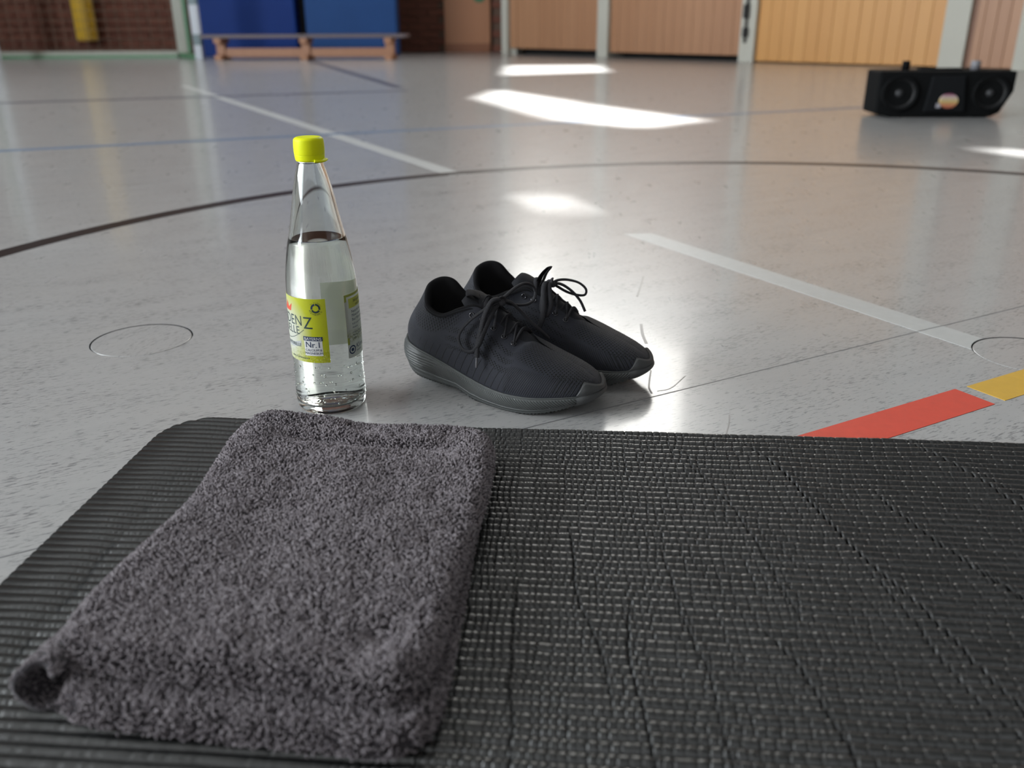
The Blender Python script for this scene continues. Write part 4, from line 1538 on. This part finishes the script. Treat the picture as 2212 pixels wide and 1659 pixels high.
def shoe(name, loc, rz, mirror, label, laces, scale=1.0, tab_up=False):
    root = empty(name, (loc[0], loc[1], 0), rz)
    root.scale = (scale,) * 3
    tag(root, label, 'shoe', 'pair of black running shoes')
    lat = -1 if not mirror else 1
    # upper --------------------------------------------------------
    px, ty = STN[:, 0][:, None] * np.ones((1, NT_)), np.linspace(0, 1, NT_)[None, :] * np.ones((NS, 1))
    rx = STN[:, 3][:, None] * np.ones((1, NT_))
    latm = sstep(.004, -.004, STN[:, 1])[:, None]
    kap = np.clip(STN[:, 7], 0, 1)[:, None]
    at = {
        'toe_mesh': sstep(.166, .176, rx) * sstep(.44, .50, ty + (px - .2) * 2.2) * (1 - sstep(.95, 1.0, ty) * 0) * sstep(.233, .226, rx),
        'collar_mesh': kap * sstep(.58, .66, ty + .10 * np.sin(px * 60)) * sstep(.975, .95, ty) * sstep(.082, .066, px),
        'side_mesh': sstep(.060, .072, px) * sstep(.162, .150, px) * sstep(.30, .34, ty) * sstep(.74, .70, ty) * (np.sin((ty * 1.0 + px * 1.6) * 44) > -.15) * sstep(.086 + .0, .098, px + .05 * ty),
        'fine_lines': np.maximum(sstep(.150, .160, px) * sstep(.236, .226, px) * sstep(.44, .40, ty - (px - .16) * .8) * sstep(.03, .06, ty) * .8,
                                 sstep(.030, .022, px) * sstep(.46, .40, ty) * .55),
        'wide_lines': sstep(.030, .036, px) * sstep(.165, .155, px) * sstep(.36, .33, ty) * sstep(.02, .05, ty),
        'toe_lines': sstep(.205, .214, px) * sstep(.56, .52, ty - (px - .21) * 3) * sstep(.12, .16, ty)}
    uv = np.stack([S_LEN[:, None] * np.ones((1, NT_)), np.cumsum(np.concatenate([np.zeros((NS, 1)), np.linalg.norm(np.diff(UP, axis=1), axis=-1)], 1), 1)], -1)
    # knit stretches with the shoe: run the columns of the vamp along the ridge
    P = UP.copy()
    link('upper', grid_mesh('upper', flipy(P, mirror), wrap_u=True, uv=uv, attrs=at, flip=mirror), root, M_KNIT)
    # lining -------------------------------------------------------
    R = STN[:, 3:6]
    T = np.roll(R, -1, 0) - np.roll(R, 1, 0)
    T /= np.linalg.norm(T, axis=1)[:, None] + 1e-9
    cen = np.array([.068, 0, 0])
    inw = cen[None, :2] - R[:, :2]
    inw /= np.linalg.norm(inw, axis=1)[:, None] + 1e-9
    sel = np.where(R[:, 0] < .121)[0]
    # contiguous run round the heel
    sel = np.arange(sel.min(), sel.max() + 1)
    rows = []
    for din, dz in ((-.0006, -.0025), (.0003, .0006), (.0022, .0020), (.0048, .0014), (.0066, -.0022), (.0070, -.010), (.0062, -.022)):
        rows.append(np.c_[R[sel, :2] + inw[sel] * din, R[sel, 2] + dz])
    low = np.c_[STN[sel, :2] * [1, .72] + [.008, 0], np.full(len(sel), .040)]
    rows.append(low)
    mid = low.copy()
    mid[:, 1] *= .3
    mid[:, 2] = .037
    rows.append(mid)
    LG = np.stack(rows, 1)
    link('lining', grid_mesh('lining', flipy(LG, mirror), flip=mirror), root, M_LINING)
    cap_ = np.concatenate([mid, ], 0)
    mm = len(sel) // 2
    # insole strip closes the floor of the shoe
    ins = np.stack([np.stack([low[:mm, 0], low[:mm, 1], np.full(mm, .0405)], -1),
                    np.stack([low[:mm, 0], 0 * low[:mm, 1], np.full(mm, .0375)], -1),
                    np.stack([low[:mm, 0], -low[:mm, 1] * .85, np.full(mm, .0405)], -1)], 1)
    link('insole', grid_mesh('insole', flipy(ins, mirror), flip=not mirror), root, M_LINING)
    # tongue -------------------------------------------------------
    n = len(TCL)
    sg = np.linspace(-1, 1, 25)
    wid = np.interp(np.linspace(0, 1, n), [0, .3, .7, .93, 1], [.010, .0155, .0215, .0225, .0175])
    crv = np.interp(np.linspace(0, 1, n), [0, .5, 1], [.004, .0105, .0085])
    tang = np.gradient(TCL, axis=0)
    tang /= np.linalg.norm(tang, axis=1)[:, None]
    nx_, nz_ = -tang[:, 1], tang[:, 0]
    sgn = np.sign(nz_)[:, None]
    Nn = np.stack([nx_, nz_], 1) * sgn
    top, bot = np.zeros((n, 25, 3)), np.zeros((n, 25, 3))
    for i in range(n):
        drop = crv[i] * sg ** 2
        thick = .0042 * np.sqrt(np.clip(1 - np.abs(sg) ** 6, 0, 1)) * min(1, (n - 1 - i) / 2.0 + .25)
        top[i] = np.stack([TCL[i, 0] + Nn[i, 0] * (thick / 2 - drop), wid[i] * sg, TCL[i, 1] + Nn[i, 1] * (thick / 2 - drop)], -1)
        bot[i] = np.stack([TCL[i, 0] + Nn[i, 0] * (-thick / 2 - drop), wid[i] * sg, TCL[i, 1] + Nn[i, 1] * (-thick / 2 - drop)], -1)
    shell = np.concatenate([top, bot[:, ::-1]], 1)
    shell = np.concatenate([shell, shell[:, :1]], 1)
    tg = link('tongue', grid_mesh('tongue', flipy(shell, mirror), flip=not mirror), root, M_TONGUE)
    endc = np.stack([top[-1], bot[-1]], 0)
    # pull tab: folded ribbon at the top of the tongue
    if tab_up:
        tp = [(.112, 0, .109), (.116, .001, .117), (.121, .001, .1235), (.1265, .001, .1285), (.1275, .001, .1275), (.1225, .001, .1205), (.1185, 0, .112), (.116, 0, .106)]
        pt = tube('pull_tab', tp, .0055, .0010, 50, 12, upv=(0, 0, 1))
    else:
        tp = [(.102, -.006, .1135), (.097, -.010, .1178), (.092, -.014, .1185), (.0905, -.0145, .1165), (.096, -.011, .1125), (.102, -.008, .1085)]
        pt = tube('pull_tab', tp, .0078, .0009, 50, 12, upv=(.6, .2, 1))
    if mirror:
        for v in pt.vertices: v.co.y *= -1
        pt.flip_normals()
    link('pull_tab', pt, root, M_TAB)
    # sole ----------------------------------------------------------
    zbx = np.array([(-.006, .028), (.002, .020), (.012, .0155), (.025, .0118), (.045, .0104), (.070, .0096), (.088, .0090), (.098, .0052), (.108, .0016), (.124, 0), (.168, 0), (.186, .0016), (.202, .0046), (.218, .0090), (.232, .0140), (.243, .0175), (.250, .0200)])
    NQ = 60
    M = 1500
    dd = catmull(ST, 28 * 80, closed=True)
    Sx, sl, _tot = resample(dd[:, :3], M, closed=True, key=dd[:, :2])
    Tn = np.roll(Sx, -1, 0) - np.roll(Sx, 1, 0)
    Tn = Tn[:, :2] / (np.linalg.norm(Tn[:, :2], axis=1)[:, None] + 1e-9)
    No = np.stack([Tn[:, 1], -Tn[:, 0]], 1)
    if ((Sx[:, :2] - [.13, 0]) * No).sum(1).mean() < 0: No = -No
    x0 = Sx[:, 0]
    over = np.interp(x0, [0, .02, .06, .11, .15, .2, .235, .250], [.0055, .0048, .0036, .0030, .0040, .0040, .0030, .0024])
    zt = Sx[:, 2]
    zb = np.interp(x0, zbx[:, 0], zbx[:, 1])
    q = np.linspace(0, 1, NQ)
    cols = []
    cols.append(np.c_[Sx[:, :2] - No * .0035, zt - .0012])
    cols.append(np.c_[Sx[:, :2] - No * .0002, zt + .0012])
    cols.append(np.c_[Sx[:, :2] + No * .0012, zt + .0018])
    for qq in q:
        zz_ = zt + .0012 + (zb - zt - .0012) * qq
        bul = np.sin(PI * min(1, qq * 1.15 + .05)) ** .8
        off = over * (.35 + .75 * bul) - .0022 * sstep(.88, 1.0, np.array(qq))
        ht = zt - zb
        dep = (qq) * ht
        # moulded lines: swept grooves low at the heel, slanted teeth along the side
        swp = np.cos(2 * PI * ((sl if True else 0) + dep * 1.25) / .0034)
        swp2 = np.cos(2 * PI * (dep * 1.0 + .11 * np.abs(x0 - .0)) / .0030)
        latw = 1.0
        band = sstep(.10, .16, qq) * sstep(.66, .58, qq)
        mixh = sstep(.052, .030, x0 - .06 * (.55 - qq))
        g = band * ((1 - mixh) * swp + mixh * swp2) * .00050
        rim_ = -.0010 * np.exp(-((qq - .07) / .03) ** 2) - .0008 * np.exp(-((qq - .68) / .025) ** 2)
        teeth = .0007 * sstep(.90, .97, qq) * np.sign(np.cos(2 * PI * sl / .0042)) * 1.0
        cols.append(np.c_[Sx[:, :2] + No * (off + g + rim_)[:, None], zz_ + teeth * (qq > .97)])
    hl = sstep(.095, .075, x0)
    cols.append(np.c_[Sx[:, :2] * [1, .60] * np.stack([np.ones_like(hl), 1 - .62 * hl], 1) + No * -.004 + np.c_[hl * .012 * sstep(.03, 0, x0), 0 * hl], zb * (1 - hl) + .0004])
    cols.append(np.c_[Sx[:, :2] * [1, .0] + np.c_[hl * .012 * sstep(.03, 0, x0), 0 * hl], zb * (1 - hl) + .0004])
    SG = np.stack(cols, 1)
    SG[..., 2] = np.maximum(SG[..., 2], 0.0003)
    link('sole', grid_mesh('sole', flipy(SG, mirror), wrap_u=True, flip=not mirror), root, M_SOLE)
    # toe cap --------------------------------------------------------
    rows = []
    idx = [i % NS for i in range(-90, 91) if STN[i % NS, 0] > (.2335 if STN[i % NS, 1] < 0 else .2345)]
    for i in idx:
        p0 = STN[i, :3]
        e = UP[i, 1] - UP[i, 0]
        nn = No[int(i / NS * M) % M]
        edge = sstep(.2335, .2405, STN[i, 0]) if STN[i, 1] < 0 else sstep(.2345, .2415, STN[i, 0])
        tmax = .06 + .50 * edge
        zb_ = float(np.interp(p0[0], zbx[:, 0], zbx[:, 1]))
        lift = .0006 + .0014 * edge
        col_ = []
        for w in np.linspace(0, 1, 10):
            zz_ = zb_ + .001 + (p0[2] - zb_) * w
            bul = math.sin(PI * min(1, (1 - w) * 1.0 + .05)) ** .8
            col_.append((p0[0] + nn[0] * (.0030 * (.4 + .75 * bul) + lift), p0[1] + nn[1] * (.0030 * (.4 + .75 * bul) + lift), zz_))
        for w in np.linspace(.08, 1, 16):
            t = tmax * w
            jf = t * (NT_ - 1)
            j0 = int(jf)
            pt_ = UP[i, j0] * (1 - jf + j0) + UP[i, j0 + 1] * (jf - j0)
            rad = np.array([pt_[0] - .19, pt_[1] * 1.2, (pt_[2] - .02) * 1.3])
            rad /= np.linalg.norm(rad)
            l_ = (lift + .0006) * (1 if w < .93 else .25)
            col_.append(tuple(pt_ + rad * l_))
        rows.append(col_)
    TC = np.array(rows)
    tc = link('toe_cap', grid_mesh('toe_cap', flipy(TC, mirror), flip=mirror), root, M_TCAP)
    tc['label'] = 'grey rubber toe cap'
    # eyelets and lacing --------------------------------------------
    exs = (.1565, .1440, .1310, .1175, .1060)
    ey = {}
    for side in (-1, 1):
        for i, ex in enumerate(exs):
            p, nrm = surf(ex, side, .865 if i < 4 else .85)
            ey[(side, i)] = (p, nrm)
            ring = []
            u_ = np.cross(nrm, [1, 0, 0])
            u_ /= np.linalg.norm(u_)
            w_ = np.cross(nrm, u_)
            for a in np.linspace(0, 2 * PI, 20, endpoint=False):
                ring.append(p + nrm * .0006 + (u_ * math.cos(a) + w_ * math.sin(a)) * .0027)
            ring = np.array(ring)
            me = tube('eyelet', flipy(ring, mirror), .0006, .0006, 28, 8, closed=True)
            link('eyelet', me, root, M_EYELET)

    def tz(x):
        j = np.argmin(np.abs(TCL[:, 0] - x))
        return TCL[j, 1]

    def lace(nm, pts, a=.0030, b=.0016, nn_=60, upv=(0, 0, 1), taper=None):
        P_ = flipy(np.array(pts, float), mirror)
        return link(nm, tube(nm, P_, a, b, nn_, 12, upv=upv, taper=taper), root, M_LACE)
    (pl, nl), (pm, nm_) = ey[(-1, 0)], ey[(1, 0)]
    mid = (pl + pm) / 2
    lace('lace', [pl - nl * .002, pl + nl * .0014 + (pm - pl) * .08, mid + np.array([.001, 0, tz(mid[0]) + .0040 - mid[2]]), pm + nm_ * .0014 + (pl - pm) * .08, pm - nm_ * .002], upv=(1, 0, .6))
    for i in range(4):
        for side in (-1, 1):
            pa, na = ey[(side, i)]
            pb, nb = ey[(-side, i + 1)]
            m = (pa + pb) / 2
            m[2] = max(m[2], tz(m[0]) + (.0036 if side < 0 else .0052))
            q1 = pa * .72 + pb * .28
            q1[2] = max(q1[2] + .002, tz(q1[0]) - .0035 + .003)
            lace('lace', [pa - na * .0022, pa + na * .0016 + (pb - pa) * .05, q1, m, pa * .22 + pb * .78 + np.array([0, 0, .0025]), pb - nb * .001], upv=(1, 0, .6))
    for nm, pts, a, b, ag in laces(ey):
        o = lace(nm, pts, a, b, 90)
        if ag:
            pts = np.array(pts)
            d = pts[-1] - pts[-2]
            d /= np.linalg.norm(d)
            e0 = pts[-1] - d * .001
            link('aglet', tube('aglet', flipy(np.array([e0, e0 + d * .006, e0 + d * .0125]), mirror), .00135, .00125, 12, 12), root, M_AGLET)
    # knot
    kn = flipy(np.array(laces.knot), mirror)
    bm = bmesh.new()
    bmesh.ops.create_icosphere(bm, subdivisions=3, radius=1.0, matrix=Matrix.Translation(kn) @ Matrix.Rotation(.5, 4, 'Y') @ Matrix.Diagonal((.0062, .0052, .0040, 1)))
    link('lace_knot', bm_done('lace_knot', bm), root, M_LACE, smooth=True)
    lace('lace_knot_wrap', [kn * [1, -1 if mirror else 1, 1] + np.array(d) for d in ((-.004, -.0045, -.003), (-.001, -.004, .003), (.001, 0, .0052), (.002, .004, .003), (.003, .005, -.003))], .0024, .0015, 40)
    return root


def laces_near(ey):
    return [
        ('lace_end', [(.131, -.012, .1140), (.130, -.016, .1165), (.126, -.022, .1140), (.1225, -.030, .1010), (.1215, -.0385, .0840), (.1205, -.0445, .0680), (.1215, -.0475, .0570)], .0036, .0026, True),
        ('lace_loop', [(.1310, -.014, .1130), (.1270, -.020, .1110), (.1160, -.028, .1030), (.1040, -.0345, .0920), (.0960, -.0400, .0800), (.0960, -.0430, .0700), (.1040, -.0455, .0620), (.1160, -.0470, .0630),
                       (.1235, -.0450, .0720), (.1260, -.0370, .0860), (.1290, -.0230, .1040), (.1315, -.0130, .1120)], .0026, .0014, False),
        ('lace_loop', [(.1320, -.010, .1140), (.1350, .000, .1190), (.1380, .014, .1235), (.1420, .028, .1250), (.1470, .038, .1200), (.1495, .040, .1110), (.1480, .036, .1030), (.1440, .024, .1010), (.1390, .008, .1050), (.1330, -.006, .1110)], .0024, .0016, False),
        ('lace_end', [(.1320, -.008, .1120), (.1390, -.002, .1110), (.1470, .005, .1010), (.1570, .011, .0880), (.1670, .018, .0760), (.1740, .026, .0650)], .0027, .0018, False),
    ]


laces_near.knot = (.1318, -.011, .1125)


def laces_far(ey):
    # lateral side of the far shoe is hidden; y is mirrored by the builder
    return [
        ('lace_loop', [(.1310, .006, .1110), (.1370, -.002, .1135), (.1460, -.010, .1125), (.1560, -.018, .1080), (.1640, -.020, .1010), (.1640, -.018, .0945), (.1570, -.013, .0945), (.1460, -.006, .0990), (.1340, .002, .1080)], .0026, .0014, False),
        ('lace_end', [(.1320, .004, .1110), (.1420, .000, .1090), (.1530, -.004, .1010), (.1620, -.007, .0900), (.1690, -.006, .0780)], .0022, .0016, False),
        ('lace_end', [(.1300, .010, .1110), (.1275, .015, .1130), (.1275, .021, .1080), (.1300, .027, .0970), (.1320, .032, .0860), (.1320, .037, .0750), (.1290, .0410, .0650)], .0034, .0024, False),
        ('lace_loop', [(.1310, .007, .1110), (.1320, .015, .1120), (.1360, .022, .1010), (.1390, .027, .0900), (.1350, .031, .0800), (.1290, .030, .0860), (.1270, .022, .1000), (.1290, .010, .1100)], .0026, .0015, False),
    ]


laces_far.knot = (.1310, .007, .1110)

shoe('running_shoe', (-.123, 1.010), math.atan2(-.4762, .8794), False, 'black knit running shoe nearer the mat, its lace end hanging down the side', laces_near)
ST_FAR = ST.copy()
for i_ in range(9, 14):                      # on this one the collar leans the other way
    l_, m_ = ST[i_].copy(), ST[28 - i_].copy()
    ST_FAR[i_, 3:6] = (m_[3], -m_[4], m_[5])
    ST_FAR[28 - i_, 3:6] = (l_[3], -l_[4], l_[5])
STN, S_LEN, S_TOT = stations(ST_FAR)
UP = upper_surface()
shoe('running_shoe', (-.0715, 1.0690), math.radians(-24.6), True, 'black knit running shoe behind the other, with a raised tongue tab', laces_far, 1.02, True)
